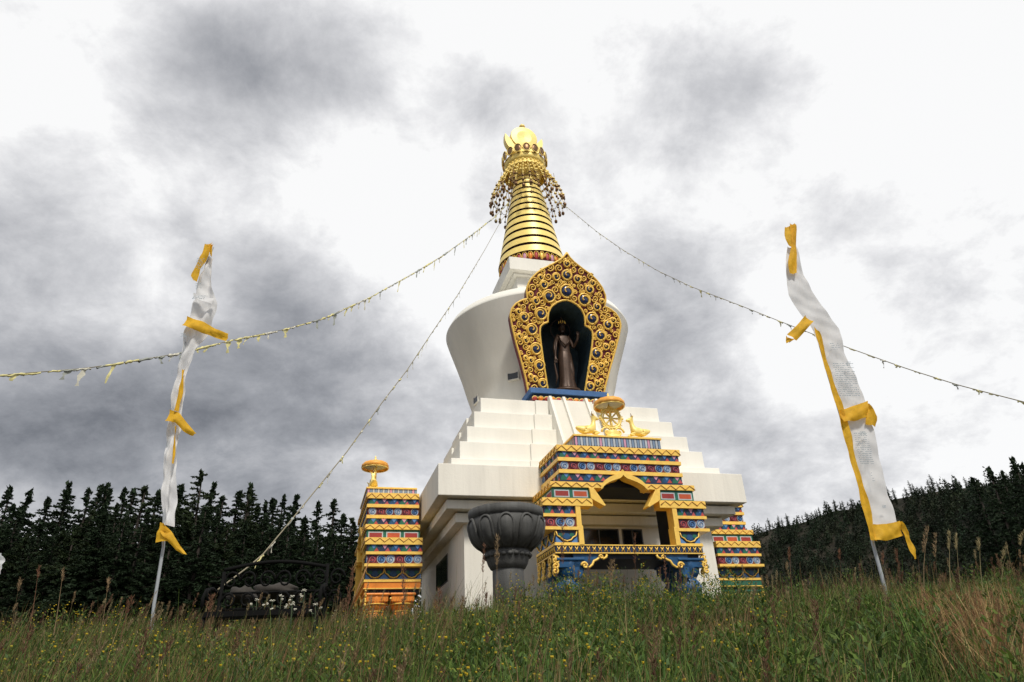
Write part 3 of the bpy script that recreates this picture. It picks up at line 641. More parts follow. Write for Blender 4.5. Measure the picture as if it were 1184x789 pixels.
def gate_at(rot, du=0, dv=0, dz=0):
    c, s = math.cos(rot), math.sin(rot)
    x, y = 0*c-(-8.4+dv)*s, 0*s+(-8.4+dv)*c
    return LW(x, y, GZ+dz), SPSI+rot
loc, rz = gate_at(0); make_gate('shrine_porch', loc, rz, 'front porch with blue columns, ogee opening and brightly painted bands below the stupa stair', BLUE)
loc, rz = gate_at(-PI/2, dv=-.12, dz=-.28); make_gate('shrine_porch', loc, rz, 'side porch with orange columns and painted bands left of the white stupa walls', ORANGE, False)
loc, rz = gate_at(PI/2, dv=-.30, dz=-.30); make_gate('shrine_porch', loc, rz, 'painted porch peeking out at the right of the stupa, half hidden by its white walls', GREEN, False)
# ---------------- wheel, parasol, deer on the porch roofs
PARAS = mat('parasol_orange', (.85, .40, .07), .5, .05)
def wheel(loc, rz, label):
    w = empty('dharma_wheel', loc, rz, label=label, cat='wheel ornament', group='gold wheels on the porch roofs')
    b = MB(); b.lathe([(.42, 0), (.45, .08), (.34, .16), (.28, .22), (.36, .32), (.24, .40)], (0, 0, 0), GOLDB, 16, sy=.6)
    for s_ in (-1, 1): spiral(b, Vector((s_*.27, 0, .33)), .24, 1.3, s_, GOLDB, .05, EZ=Vector((0, 0, 1)), EN=Vector((0, -1, 0)))
    b.build('lotus_stand', w)
    b = MB(); c = Vector((0, 0, .97))
    for r, t in ((.45, .05), (.36, .03)): b.tube([c+Vector((r*math.cos(a), 0, r*math.sin(a))) for a in np.linspace(0, 2*PI, 33)], t, GOLDB, 6, cap=False)
    for i in range(8):
        a = 2*PI*i/8; d = Vector((math.cos(a), 0, math.sin(a))); b.tube([c+d*.08, c+d*.25, c+d*.42], [.03, .045, .03], GOLDB, 6); b.sph(c+d*.52, .06, GOLDB, 6, 5)
    b.sph(c, .11, GOLDB, 10, 7, 1, .6, 1)
    for i in range(16):
        a = 2*PI*(i+.5)/16; d = Vector((math.cos(a), 0, math.sin(a))); b.tube([c+d*.48, c+d*.58], [.03, .008], GOLDB, 4)
    b.build('spoked_wheel', w)
    b = MB(); b.tube([(0, .1, .1), (0, .1, 1.95)], .035, GOLDB, 8); b.build('post', w)
    b = MB(); b.lathe([(.0, 1.92), (.3, 1.88), (.56, 1.80), (.66, 1.71), (.68, 1.52), (.65, 1.52), (.63, 1.66), (.0, 1.70)], (0, .05, 0), PARAS, 24, flute=lambda a, t: 1+.025*math.cos(12*a))
    b.lathe([(.60, 1.62), (.0, 1.66)], (0, .05, -.01), PALE, 24)
    b.tube([(.66*math.cos(a), .05+.66*math.sin(a), 1.5) for a in np.linspace(0, 2*PI, 25)], .025, GOLDB, 5, cap=False)
    b.lathe([(.07, 1.9), (.09, 1.98), (.03, 2.04), (.05, 2.1), (0, 2.2)], (0, .05, 0), GOLDB, 10); b.build('parasol', w)
def deer(loc, rz, label, face):
    d = empty('deer_statue', loc, rz, label=label, cat='deer statue', group='gilded deer beside the roof wheels')
    # one skinned body: lying deer, head raised towards the wheel
    J = [((-.40, 0, .26), .21), ((-.16, 0, .25), .18), ((.08, 0, .26), .20), ((.22, 0, .36), .16), ((.26, 0, .54), .11), ((.27, 0, .68), .085), ((.28, 0, .80), .12), ((.39, 0, .79), .085), ((.52, 0, .75), .05),
         ((-.22, -.13, .16), .09), ((-.02, -.17, .12), .05), ((-.26, -.16, .07), .03), ((.20, -.10, .18), .06), ((.46, -.12, .10), .05), ((.22, -.13, .05), .04),
         ((-.22, .13, .16), .09), ((-.02, .17, .12), .05), ((-.26, .16, .07), .03), ((.20, .10, .18), .06), ((.46, .12, .10), .05), ((.22, .13, .05), .04),
         ((-.50, 0, .33), .09), ((-.55, 0, .37), .05), ((.26, -.08, .89), .035), ((.22, -.16, .95), .018), ((.26, .08, .89), .035), ((.22, .16, .95), .018)]
    E = [(0,1),(1,2),(2,3),(3,4),(4,5),(5,6),(6,7),(7,8),(0,9),(9,10),(10,11),(2,12),(12,13),(13,14),(0,15),(15,16),(16,17),(2,18),(18,19),(19,20),(0,21),(21,22),(6,23),(23,24),(6,25),(25,26)]
    me = bpy.data.meshes.new('body'); me.from_pydata([(face*p[0][0], p[0][1], p[0][2]+.10) for p in J], E, []); me.materials.append(GOLDB)
    o = bpy.data.objects.new('body', me); COL.objects.link(o); o.parent = d; skin_layer(me, [p[1] for p in J])
    o.modifiers.new('skin', 'SKIN').use_smooth_shade = True; ss = o.modifiers.new('sub', 'SUBSURF'); ss.levels = 1; ss.render_levels = 2
    b = MB(); b.box(-.55, .55, -.24, .24, 0, .07, GOLDB); b.build('base', d, bevel=.015)
    if face > 0 or True:
        b = MB()
        b.tube([(face*.27, 0, .98), (face*.23, 0, 1.08), (face*.25, 0, 1.22)], [.035, .03, .008], BRONZE, 5); b.build('horn', d)
def on_gate(rot, u, v, z, dv=0, dz=0):
    c, s = math.cos(rot), math.sin(rot); vv = v+dv
    return LW(u*c-vv*s, u*s+vv*c, z+dz), SPSI+rot
for rot, dv, dz, w in ((0, 0, 0, 'front porch'), (-PI/2, -.12, -.28, 'left side porch')):
    l_, r_ = on_gate(rot, 0.0, -9.1, 9.85, dv, dz); wheel(l_, r_, 'gold eight spoked wheel under an orange parasol on the roof of the '+w)
    l_, r_ = on_gate(rot, -1.15, -9.2, 9.85, dv, dz); deer(l_, r_, ('gilded deer left of the wheel on the ' if rot == 0 else 'gilded deer on the far side of the wheel on the ')+w, 1) if rot == 0 else deer(l_, r_, 'gilded deer nearer the stupa-side corner of the left side porch roof', 1)
    l_, r_ = on_gate(rot, 1.15, -9.2, 9.85, dv, dz); deer(l_, r_, 'gilded deer right of the wheel on the front porch' if rot == 0 else 'gilded deer seen end on in front of the wheel on the left side porch roof', -1)
# ---------------- statue in the niche
st = empty('standing_statue', LW(.02, -4.15, 14.04), SPSI, label='dark bronze standing deity statue with raised hand inside the gold framed niche', cat='statue')
st.scale = (.88, .9, 1)
def skinned(name, J, E, mt, parent, lev=2):
    me = bpy.data.meshes.new(name); me.from_pydata([j[0] for j in J], E, []); me.materials.append(mt)
    o = bpy.data.objects.new(name, me); COL.objects.link(o); o.parent = parent
    skin_layer(me, [j[1] for j in J])
    o.modifiers.new('skin', 'SKIN').use_smooth_shade = True; s = o.modifiers.new('sub', 'SUBSURF'); s.levels = 1; s.render_levels = lev
    return o
k = 4.2/1.8     # a figure twice life size
def S(x, y, z): return (x*k, y*k, z*k)
J = [(S(0, 0, .95), .15*k), (S(.01, 0, 1.10), .125*k), (S(.0, 0, 1.30), .15*k), (S(0, 0, 1.43), .09*k), (S(0, -.01, 1.52), .05*k), (S(0, -.02, 1.62), .085*k), (S(0, -.01, 1.72), .075*k),
     (S(-.17, 0, 1.38), .062*k), (S(-.25, -.01, 1.12), .046*k), (S(-.27, -.07, .90), .034*k), (S(-.28, -.09, .80), .032*k),
     (S(.17, 0, 1.38), .062*k), (S(.27, -.02, 1.14), .046*k), (S(.33, -.16, 1.28), .036*k), (S(.35, -.19, 1.38), .032*k),
     (S(-.09, 0, .85), .11*k), (S(-.10, -.01, .5), .075*k), (S(-.11, 0, .1), .05*k), (S(-.12, -.10, .03), .04*k),
     (S(.10, -.02, .85), .11*k), (S(.14, -.09, .5), .075*k), (S(.11, 0, .1), .05*k), (S(.13, -.10, .03), .04*k)]
E = [(0,1),(1,2),(2,3),(3,4),(4,5),(5,6),(2,7),(7,8),(8,9),(9,10),(2,11),(11,12),(12,13),(13,14),(0,15),(15,16),(16,17),(17,18),(0,19),(19,20),(20,21),(21,22)]
# fingers join the same body graph
for base, sx in ((10, -1), (14, 1)):
    bx, by, bz = J[base][0]
    for q in range(4):
        o_ = (q-1.5)*.018*k; up_ = -1 if base == 10 else 1
        i0 = len(J); J.append(((bx+o_, by-.01*k, bz+up_*.055*k), .010*k)); J.append(((bx+o_*1.3, by-.02*k, bz+up_*(.10+.008*(1.5-abs(q-1.5)))*k), .008*k)); E += [(base, i0), (i0, i0+1)]
    i0 = len(J); J.append(((bx+sx*-.04*k, by-.03*k, bz+.02*k*up_), .011*k)); J.append(((bx+sx*-.055*k, by-.045*k, bz+.055*k*up_), .009*k)); E += [(base, i0), (i0, i0+1)]
body = skinned('body', J, E, STATB, st)
b = MB(); b.sph(S(0, -.02, 1.64), .092*k, STATB, 18, 12, .92, 1, 1.2)
b.sph(S(0, -.115, 1.625), .018*k, STATB, 8, 6, .8, 1, 1.6)
for s_ in (-1, 1): b.sph(S(s_*.036, -.1, 1.65), .014*k, HALO, 8, 5, 1.3, .6, .5); b.sph(S(s_*.09, -.01, 1.61), .022*k, STATB, 8, 6, .5, .8, 2)
b.sph(S(0, -.105, 1.585), .02*k, HALO, 8, 5, 1.2, .5, .35); b.build('head', st)
b = MB(); b.lathe([(.10*k, 1.70*k), (.105*k, 1.73*k), (.07*k, 1.76*k), (.075*k, 1.80*k), (.045*k, 1.85*k), (.03*k, 1.90*k), (0, 1.94*k)], S(0, -.01, 0), STATB, 16)
for i in range(5): a = -PI/2+(i-2)*.55; b.sph((.10*k*math.cos(a), .10*k*math.sin(a)-.01*k, 1.765*k), .022*k, GOLD, 6, 5, .7, .7, 1.8)
b.build('crown', st)
def drape(a, t): return 1+.07*math.sin(9*a+t*4)*t+.04*math.sin(17*a)
b = MB(); b.lathe([(.14*k, 1.02*k), (.17*k, .95*k), (.19*k, .8*k), (.19*k, .55*k), (.20*k, .3*k), (.23*k, .14*k), (.25*k, .08*k)], S(.01, -.02, 0), STATB, 40, sy=.72, flute=drape); b.build('robe', st)
b = MB()
for s_ in (-1, 1): b.tube([S(s_*.14, -.06, 1.42), S(s_*.1, -.14, 1.25), S(0, -.16, 1.12)], .02*k, STATB, 6)
b.tube([S(-.15, -.03, 1.44), S(-.24, -.1, 1.1), S(-.31, -.08, .7), S(-.28, -.12, .35), S(-.33, -.1, .15)], [.03*k, .025*k, .02*k, .03*k, .01], STATB, 6); b.build('sash', st)
b = MB(); b.lathe([(0, 0), (.36*k, 0), (.38*k, .04*k), (.33*k, .09*k), (.0, .1*k)], (0, 0, 0), STATB, 28, sy=.8); b.build('lotus_base', st)
b = MB(); b.tube([S(.27*math.cos(a), .12, 1.64+.27*math.sin(a)) for a in np.linspace(0, 2*PI, 41)], .017*k, HALO, 8, cap=False)
b.tube([S(0, .12, 1.2), S(0, .12, 1.37)], .02*k, HALO, 6); b.build('halo', st)
# ---------------- stone lotus pillar
p0 = at(588, 690, 18.0); PG = gz(p0.x, 18.0)
cxp = (at(540, 600, 18).x+at(630, 600, 18).x)/2
pil = empty('stone_pillar', (cxp, 18.0, PG), 0, label='dark grey round stone pillar with a lotus bowl capital standing left of the front porch', cat='pillar')
def zp(py): return at(586, py, 17.25).z-PG
zt_, zc1, zc2, zs = zp(583), zp(634), zp(652), zp(640)
def lotus(a, t): return 1+.045*abs(math.sin(8*a))*math.sin(min(1, t)*PI)
b = MB(); b.lathe([(0, -.3), (.40, -.3), (.385, zc2-.05), (.36, zc2+.02), (.2, zc2+.02)], (0, 0, 0), STONE, 40); sh = b.build('shaft', pil)
b = MB(); b.lathe([(.37, zc2-.03), (.43, zc2), (.49, zc2+.10), (.54, zc1-.1), (.58, zc1-.02), (.54, zc1+.06), (.4, zc1+.08)], (0, 0, 0), STONE, 48)
for i in range(22): a = 2*PI*i/22; b.sph((.54*math.cos(a), .54*math.sin(a), zc1-.06), .075, STONE, 8, 6, 1, 1, .8)
b.build('collar', pil)
b = MB(); b.lathe([(.50, zc1+.04), (.66, zc1+.12), (.80, zc1+.28), (.90, zc1+.52), (.935, zt_-.38), (.90, zt_-.22)], (0, 0, 0), STONE, 64)
b.lathe([(.85, zt_-.24), (.93, zt_-.22), (.955, zt_-.12), (.95, zt_), (.90, zt_+.02), (0, zt_+.02)], (0, 0, 0), STONE, 64); bw = b.build('bowl', pil)
b = MB(); npet = 11
for i in range(npet):
    a = 2*PI*(i+.30)/npet; M = Matrix.Rotation(a, 3, 'Z')
    wid = .26; pts = []
    def sp(th, z):   # point on bowl surface
        r = float(np.interp(z, [zc1+.04, zc1+.12, zc1+.28, zc1+.52, zt_-.38, zt_-.22], [.50, .66, .80, .90, .935, .90]))+.03
        return Vector((r*math.cos(a+th), r*math.sin(a+th), z))
    zlo, zhi = zc1+.08, zt_-.26
    for t in np.linspace(0, 1, 19):
        ph = PI*t; w_ = .275*math.sin(ph)**.0*math.cos(0) if False else .262*(abs(math.cos(ph))**.0)
        th = -.262*math.cos(ph)*(1-.35*(1-math.sin(ph))); z_ = zlo+(zhi-zlo)*math.sin(ph)**.55
        pts.append(sp(th, z_))
    b.tube(pts, .035, STONE, 6)
    # petal belly
    vs_ = []; NN = 9
    for jj in range(NN):
        for ii in range(NN):
            s1 = -1+2*ii/(NN-1); s2 = jj/(NN-1); z_ = zlo+(zhi-zlo-.05)*s2; wd = .22*(1-.25*(1-s2))*math.sqrt(max(.02, 1-max(0, s2-.55)**2/.21))
            q = sp(s1*wd, z_); n3 = Vector((q.x, q.y, 0)).normalized(); bul = .055*(1-s1*s1)*math.sin(PI*min(1, s2*.9+.1)); vs_.append(q+n3*bul)
    b.add(vs_, [(jj*NN+ii, jj*NN+ii+1, (jj+1)*NN+ii+1, (jj+1)*NN+ii) for jj in range(NN-1) for ii in range(NN-1)], STONE, True)
b.build('lotus_petals', bw)
# ------------------------------------------------------------------ banners
def loftcloth(mb, Lp, Rp, D, mt, rows=40, cols=8, amp=.06, waves=2.0, off=0.):
    kf = 60/rows if rows > 100 else 1.
    """cloth sheet between two edge curves given as (px,py) sightings at distance D; ripples in depth"""
    def res(p, n):
        p = [at(a, c, D) for a, c in p]; d = [0]
        for a, c in zip(p, p[1:]): d.append(d[-1]+(c-a).length)
        return [Vector([float(np.interp(t, d, [q[i] for q in p])) for i in range(3)]) for t in np.linspace(0, d[-1], n)]
    A = res(Lp, rows); B = res(Rp, rows); vs = []
    for i_ in range(rows):
        i = i_*kf
        for j in range(cols):
            s = j/(cols-1); q = A[i_].lerp(B[i_], s); y = off+amp*math.sin(s*PI*waves+i*.33)*(.35+.65*s)+amp*.5*math.sin(i*.9+s*3)+amp*.28*math.sin(s*11+i*.55)+amp*.18*math.sin(s*7-i*1.7); vs.append(q+Vector((0, y, 0)))
    mb.add(vs, [(i*cols+j, i*cols+j+1, (i+1)*cols+j+1, (i+1)*cols+j) for i in range(rows-1) for j in range(cols-1)], mt, True)
    return A, B
def script(mb, px0, py0, px1, py1, D, slantx, n_lines, mt=INK, off=-.1, vert=False):
    """rows of tiny brush strokes like printed prayer script"""
    R_ = random.Random(int(px0*7+py0))
    for i in range(n_lines):
        t = (i+.5)/n_lines; y = py0+(py1-py0)*t; x = px0+slantx*t
        while x < px1+slantx*t:
            w = R_.uniform(.5, 1.6); 
            if R_.random() < .78:
                h = R_.uniform(.45, 1.0); a = at(x, y, D); bb = at(x+w*.7, y+R_.uniform(-.3, .3), D); c = at(x+w*.7, y+h, D); d = at(x, y+h, D)
                mb.add([q+Vector((0, off, 0)) for q in (a, bb, c, d)], [(0, 1, 2, 3)], mt)
            x += w
# left banner
D1 = 11.0
pp = [(176, 722), (178, 700), (189, 632), (190.5, 565), (192.5, 526), (197, 488), (203.5, 450), (211.5, 411), (217.5, 382), (228.5, 342), (239, 303), (247, 286)]
base = at(176, 722, D1); base.z = gz(base.x, D1)
bl = empty('prayer_banner', base, 0, label='narrow white banner with yellow ties bunched round its bent pole, at left', cat='prayer banner', group='white and yellow prayer banners')
def inv(mb, e):
    o = Vector(e.location); mb.v = [tuple(Vector(p)-o) for p in mb.v]; return mb
b = MB(); b.tube([base-Vector((0, 0, .3))]+[at(x, y, D1) for x, y in pp], [.028]+[.027-.0012*i for i in range(len(pp))], POLE, 8); inv(b, bl).build('pole', bl)
b = MB()
loftcloth(b, [(240, 300), (232, 322), (228.6, 332), (227, 348), (220.2, 368), (216, 382), (212.5, 399), (210, 412), (202.5, 450), (196, 488), (191.5, 526), (189.5, 564), (189.5, 608)],
          [(247, 299), (245.5, 315), (245, 326), (249, 340), (253, 353), (250.6, 362), (243.8, 377), (240, 388), (235, 396), (225, 414), (218, 436), (210.8, 477), (209, 499), (206, 553), (203, 610)], D1, CLOTH, 150, 22, .05, 2.6, -.05)
cl = inv(b, bl).build('cloth', bl)
b = MB(); loftcloth(b, [(229, 345), (228, 350)], [(253, 352), (251, 359)], D1, CLOTH, 4, 8, .03, 1, -.20)
script(b, 233, 305, 241, 318, D1, -2, 8, off=-.2); script(b, 232, 334, 238, 342, D1, 0, 4, off=-.22); script(b, 230, 348, 244, 352, D1, -3, 3, off=-.2); script(b, 214, 391, 221, 396, D1, 0, 3, off=-.2); script(b, 203, 432, 206, 440, D1, 0, 3, off=-.17)
inv(b, bl).build('printed_script', cl)
YL = [([(241, 288), (232.5, 310), (224.8, 324), (229, 331)], [(251, 287), (246, 300), (236, 316), (232, 330)], 14),
      ([(244, 288), (247, 299)], [(252, 289), (248.5, 303)], 6),
      ([(221, 371), (240, 377.5), (255, 386.5), (268, 391)], [(216, 382.5), (231, 387), (255, 396), (266, 400)], 16),
      ([(201.5, 478), (212, 481), (221, 493), (232.5, 506)], [(197, 492), (208, 493), (217, 503), (225, 507.5)], 14),
      ([(191, 607), (187.5, 618), (185.5, 630)], [(196, 608), (203, 618), (200.5, 628)], 10),
      ([(194, 608), (205, 619), (214, 634), (222, 644)], [(192, 618), (199, 628), (208, 638), (216, 643)], 12),
      ([(215.5, 432), (211, 460), (206.5, 480)], [(219.5, 432), (216, 458), (211, 480)], 12), ([(207.5, 497), (204, 540)], [(210, 497), (206, 540)], 10)]
for A_, B_, n in YL:
    b = MB(); loftcloth(b, A_, B_, D1, YCLOTH, n, 5, .03, 1.5, -.17); inv(b, bl).build('yellow_tie', bl)
# right banner
D2 = 10.5
base = at(1021, 678, D2); base.z = gz(base.x, D2)
br = empty('prayer_banner', base, 0, label='broad white banner with printed script and a yellow border on its pole, at right', cat='prayer banner', group='white and yellow prayer banners')
pp = [(1019, 668), (1008, 628), (1003, 610), (992, 570), (981, 530), (967, 478), (951, 425), (938, 378), (926, 340), (916, 300), (909, 262)]
b = MB(); b.tube([base-Vector((0, 0, .3)), base]+[at(x+(4 if y < 620 else 1), y, D2+.04) for x, y in pp], [.026, .026]+[.027-.0012*i for i in range(len(pp))], POLE, 8); inv(b, br).build('pole', br)
b = MB()
loftcloth(b, [(910, 286), (907.8, 308), (910.5, 343), (927, 367), (940, 384), (957, 425), (974, 478), (988, 530), (1000, 580), (1007, 610)],
          [(920, 288), (929, 317), (938, 336), (951, 358), (969, 382), (976, 407), (989.5, 437), (999, 468), (1010, 499), (1018, 535), (1024.5, 571), (1035.5, 606)], D2, CLOTH, 150, 22, .028, 1.6, -.03)
cl = inv(b, br).build('cloth', br)
b = MB()
script(b, 956, 400, 966, 409, D2, 2, 4, off=-.13); script(b, 959, 423, 982, 462, D2, 8, 17, off=-.13); script(b, 975, 422, 979, 427, D2, 0, 4, off=-.135); script(b, 983, 503, 998, 540, D2, 8, 16, off=-.13); script(b, 990, 502, 997, 506, D2, 0, 4, off=-.135)
script(b, 1001, 548, 1003, 560, D2, 4, 4, off=-.13); script(b, 1015, 586, 1019, 590, D2, 1, 3, off=-.13)
inv(b, br).build('printed_script', cl)
YR = [([(905.6, 266), (906, 280), (909.5, 286)], [(916.5, 263), (918, 280), (915, 292)], 8),
      ([(911, 261.5), (913, 288), (908, 309), (911, 320)], [(917.5, 265), (919, 290), (919.5, 310), (918.5, 320)], 16),
      ([(928, 369), (918, 381), (907, 391)], [(937, 377), (927, 388), (918, 398)], 10), ([(907, 391), (907.5, 400)], [(918, 396), (910, 399.5)], 5),
      ([(938, 378), (951, 430), (967, 484), (981, 539), (992, 582), (1003.5, 626)], [(944, 388), (958, 432), (974.5, 484), (989, 539), (1000, 582), (1010, 628)], 44),
      ([(967, 478), (983, 473), (999, 467.5)], [(971.5, 492), (985, 490), (999.5, 485)], 12), ([(999, 467.5), (998.5, 480), (998, 493)], [(1001, 470), (1012.5, 486), (1010, 495.5)], 8),
      ([(1006, 608), (1020, 608), (1036, 605)], [(1007, 627), (1022, 627), (1041, 621)], 14), ([(1035, 604.5), (1041, 622), (1047.5, 641), (1052, 648)], [(1037, 606), (1045, 618), (1054.5, 638), (1055, 648)], 14)]
for i, (A_, B_, n) in enumerate(YR):
    b = MB(); loftcloth(b, A_, B_, D2, YCLOTH, n, 6, .03, 1.5, -.09-.02*(i % 3)); inv(b, br).build('yellow_border' if i in (4, 5, 7) else 'yellow_tie', br)
D3 = 12.0; base = at(-9, 712, D3); base.z = gz(base.x, D3)
b3 = empty('prayer_banner', base, 0, label='scrap of a white banner just showing at the far left edge against the forest', cat='prayer banner', group='white and yellow prayer banners')
b = MB(); b.tube([base-Vector((0, 0, .3))]+[at(x, y, D3) for x, y in ((-8, 700), (-4, 662), (0, 640), (10, 600)) if x < 1], .022, POLE, 8); inv(b, b3).build('pole', b3)
b = MB(); loftcloth(b, [(-10, 632), (-8, 645), (-6, 655), (-5, 668)], [(1, 639), (5.5, 645), (4, 651), (0, 661)], D3, CLOTH, 14, 7, .05, 1.5, -.03); inv(b, b3).build('cloth', b3)
# ------------------------------------------------------------------ prayer flag strings
YF = mat('flag_yellow', (.70, .64, .30), .8, var=.3, scale=5); GF = mat('flag_grey', (.34, .36, .32), .8, var=.3); WF = mat('flag_white', (.62, .60, .50), .8, var=.2)
def flagline(P0, P1, pix, label, nflags, t0=0., t1=1., big=1.):
    P0 = Vector(P0); P1 = Vector(P1); n = (P1-P0).cross(Vector((0, 0, 1))).normalized()
    pts = [P0]
    for x, y in pix:
        d = ray(x, y); pts.append(d*(P0.dot(n)/d.dot(n)))
    pts.append(P1)
    # smooth resample
    d = [0]
    for a, c in zip(pts, pts[1:]): d.append(d[-1]+(c-a).length)
    Lt = d[-1]
    def pt(t): return Vector([float(np.interp(t*Lt, d, [q[i] for q in pts])) for i in range(3)])
    o = empty('prayer_flag_string', P0, 0, label=label, cat='prayer flags', group='prayer flag strings tied to the spire')
    b = MB(); b.tube([pt(t) for t in np.linspace(0, 1, 90)], .012, CORD, 5); inv(b, o).build('cord', o)
    R_ = random.Random(nflags)
    for i in range(nflags):
        t = t0+(t1-t0)*(i+R_.uniform(-.2, .2)+.5)/nflags; p = pt(t); tg = (pt(min(1, t+.002))-pt(max(0, t-.002))).normalized()
        b = MB(); mt = R_.choice([YF, YF, WF, GF, YF]); L_ = R_.uniform(.25, .5)*big
        # rolled piece along the cord
        m_ = 6; rr = R_.uniform(.03, .055)*big
        b.tube([p+tg*(L_*(s-.5))+Vector((0, 0, -.02+R_.uniform(-.02, .02))) for s in np.linspace(0, 1, m_)], [rr*R_.uniform(.35, 1) for _ in range(m_)], mt, 5)
        if R_.random() < .5:      # loose tail
            H_ = R_.uniform(.15, .55)*big; w = R_.uniform(.04, .10)*big; sw_ = R_.uniform(-.2, .3); vs_ = []
            for k_ in range(6):
                s = k_/5; c = p+tg*(sw_*s*.6)+Vector((0, 0, -H_*s)); ww = w*(1-.5*s)*(1+.5*math.sin(s*9+i)); vs_ += [c-tg*ww+Vector((0, .03*math.sin(s*7), 0)), c+tg*ww]
            b.add(vs_, [(2*k_, 2*k_+1, 2*k_+3, 2*k_+2) for k_ in range(5)], mt, True)
        inv(b, o).build('flag', o)
top = LW(-.9, -.6, 29.6)
flagline(top, at(-160, 452, 12), [(572, 251), (545, 272), (510, 297), (480, 315), (430, 343), (375, 368), (325, 382), (275, 392), (200, 410), (100, 426), (0, 434)], 'long string of faded yellow prayer flags running from the spire past the left banner', 84, .05, 1)
flagline(LW(-.6, -.9, 29.5), at(252, 682, 11.0), [(579, 256), (560, 290), (530, 340), (500, 384), (470, 429), (440, 468), (400, 524), (360, 573), (330, 610), (300, 646)], 'steep string from the spire down to the bench, flags only near its lower end', 34, .42, .98, .55)
flagline(LW(.9, -.8, 29.6), at(1330, 508, 13), [(656, 240), (690, 268), (720, 289), (760, 313), (800, 332), (860, 355), (900, 371), (980, 402), (1050, 427), (1110, 446), (1184, 465)], 'string of small faded prayer flags running from the spire to the right', 60, .08, 1, .6)
# ------------------------------------------------------------------ bench
bc = at(322, 690, 9.6); bz = gz(bc.x, 9.6)
bench = empty('garden_bench', (bc.x, 9.3, bz), math.radians(6), label='black wrought iron bench with a scrolled back in the tall grass at left', cat='bench')
bwid = .62; bench.scale = (1.05, 1.05, (at(318, 652, 9.6).z-bz)/.99)
b = MB(); zt2 = .98
b.tube([(-bwid, .1, .0), (-bwid, .1, .45), (-bwid, .16, .90)], .022, IRON, 6); b.build('back_post', bench)
b = MB(); b.tube([(bwid, .1, .0), (bwid, .1, .45), (bwid, .16, .95)], .022, IRON, 6); b.build('back_post', bench)
b = MB(); b.tube([(x, .16, .92+.07*math.cos(x/bwid*PI/2)) for x in np.linspace(-bwid, bwid, 20)], .02, IRON, 6); b.tube([(-bwid, .12, .52), (bwid, .12, .52)], .018, IRON, 6); b.tube([(-bwid, .13, .68), (bwid, .13, .68)], .012, IRON, 6)
for i in range(7):
    x = -bwid+.11+i*.21
    spiral(b, Vector((x, .13, .60)), .085, 1.4, 1 if i % 2 else -1, IRON, .014, EZ=Vector((0, 0, 1)), EN=Vector((0, -1, 0)))
    spiral(b, Vector((x, .14, .80)), .10, 1.4, -1 if i % 2 else 1, IRON, .014, EZ=Vector((0, 0, 1)), EN=Vector((0, -1, 0)))
b.build('backrest', bench)
b = MB()
for i in range(9): y = -.38+i*.055; b.box(-bwid, bwid, y, y+.035, .42, .437, IRON)
b.box(-bwid, bwid, -.42, -.39, .40, .45, IRON); b.build('seat', bench)
for s_ in (-1, 1):
    b = MB(); x = s_*(bwid+.03); b.tube([(x, .12, .68), (x, -.1, .70), (x, -.33, .66), (x, -.42, .58), (x, -.38, .45)], .02, IRON, 6); spiral(b, Vector((x, -.34, .6)), .07, 1.2, 1, IRON, .014, EX=Vector((0, 1, 0)), EZ=Vector((0, 0, 1)), EN=Vector((1, 0, 0))); b.build('armrest', bench)
    for y in (-.38, .1): b = MB(); b.tube([(s_*bwid, y, .43), (s_*bwid, y+(-.05 if y < 0 else .06), 0)], .022, IRON, 6); b.build('leg', bench)
ROCK = mat('grey_boulder', (.035, .03, .025), .9, var=.35, scale=5, bump=.6, bscale=12)
for k_, (px, py, D, rx, rz_, lab) in enumerate(((281, 689, 11.0, .20, .13, 'brown grey boulder seen under the left end of the bench'), (318, 684, 12.2, .40, .12, 'long low grey boulder behind the middle of the bench'))):
    rb = MB(); rb.sph((0, 0, 0), 1, ROCK, 24, 16)
    rb.v = [(p[0]*rx*(1+.15*math.sin(p[0]*4+p[2]*5+k_)), p[1]*.3, p[2]*rz_*(1+.2*math.sin(p[0]*6+p[1]*3))) for p in rb.v]
    q = at(px, py, D); tag(rb.build('boulder', loc=q), lab, 'boulder')
# ------------------------------------------------------------------ vegetation meshes (numpy)
def np_mesh(name, V, Fq, C, mt, parent=None):
    """V (n,3), Fq (m,4) quads, C (n,3) colour per vertex"""
    me = bpy.data.meshes.new(name); me.vertices.add(len(V)); me.vertices.foreach_set('co', np.asarray(V, np.float32).ravel())
    m = len(Fq); kf = Fq.shape[1]
    me.loops.add(m*kf); me.polygons.add(m); me.loops.foreach_set('vertex_index', np.asarray(Fq, np.int32).ravel())
    me.polygons.foreach_set('loop_start', np.arange(m, dtype=np.int32)*kf); me.polygons.foreach_set('loop_total', np.full(m, kf, np.int32))
    me.update(calc_edges=True)
    ca = me.color_attributes.new('Col', 'FLOAT_COLOR', 'POINT'); ca.data.foreach_set('color', np.concatenate([C, np.ones((len(C), 1))], 1).astype(np.float32).ravel())
    me.materials.append(mt); o = bpy.data.objects.new(name, me); COL.objects.link(o)
    if parent: o.parent = parent
    return o
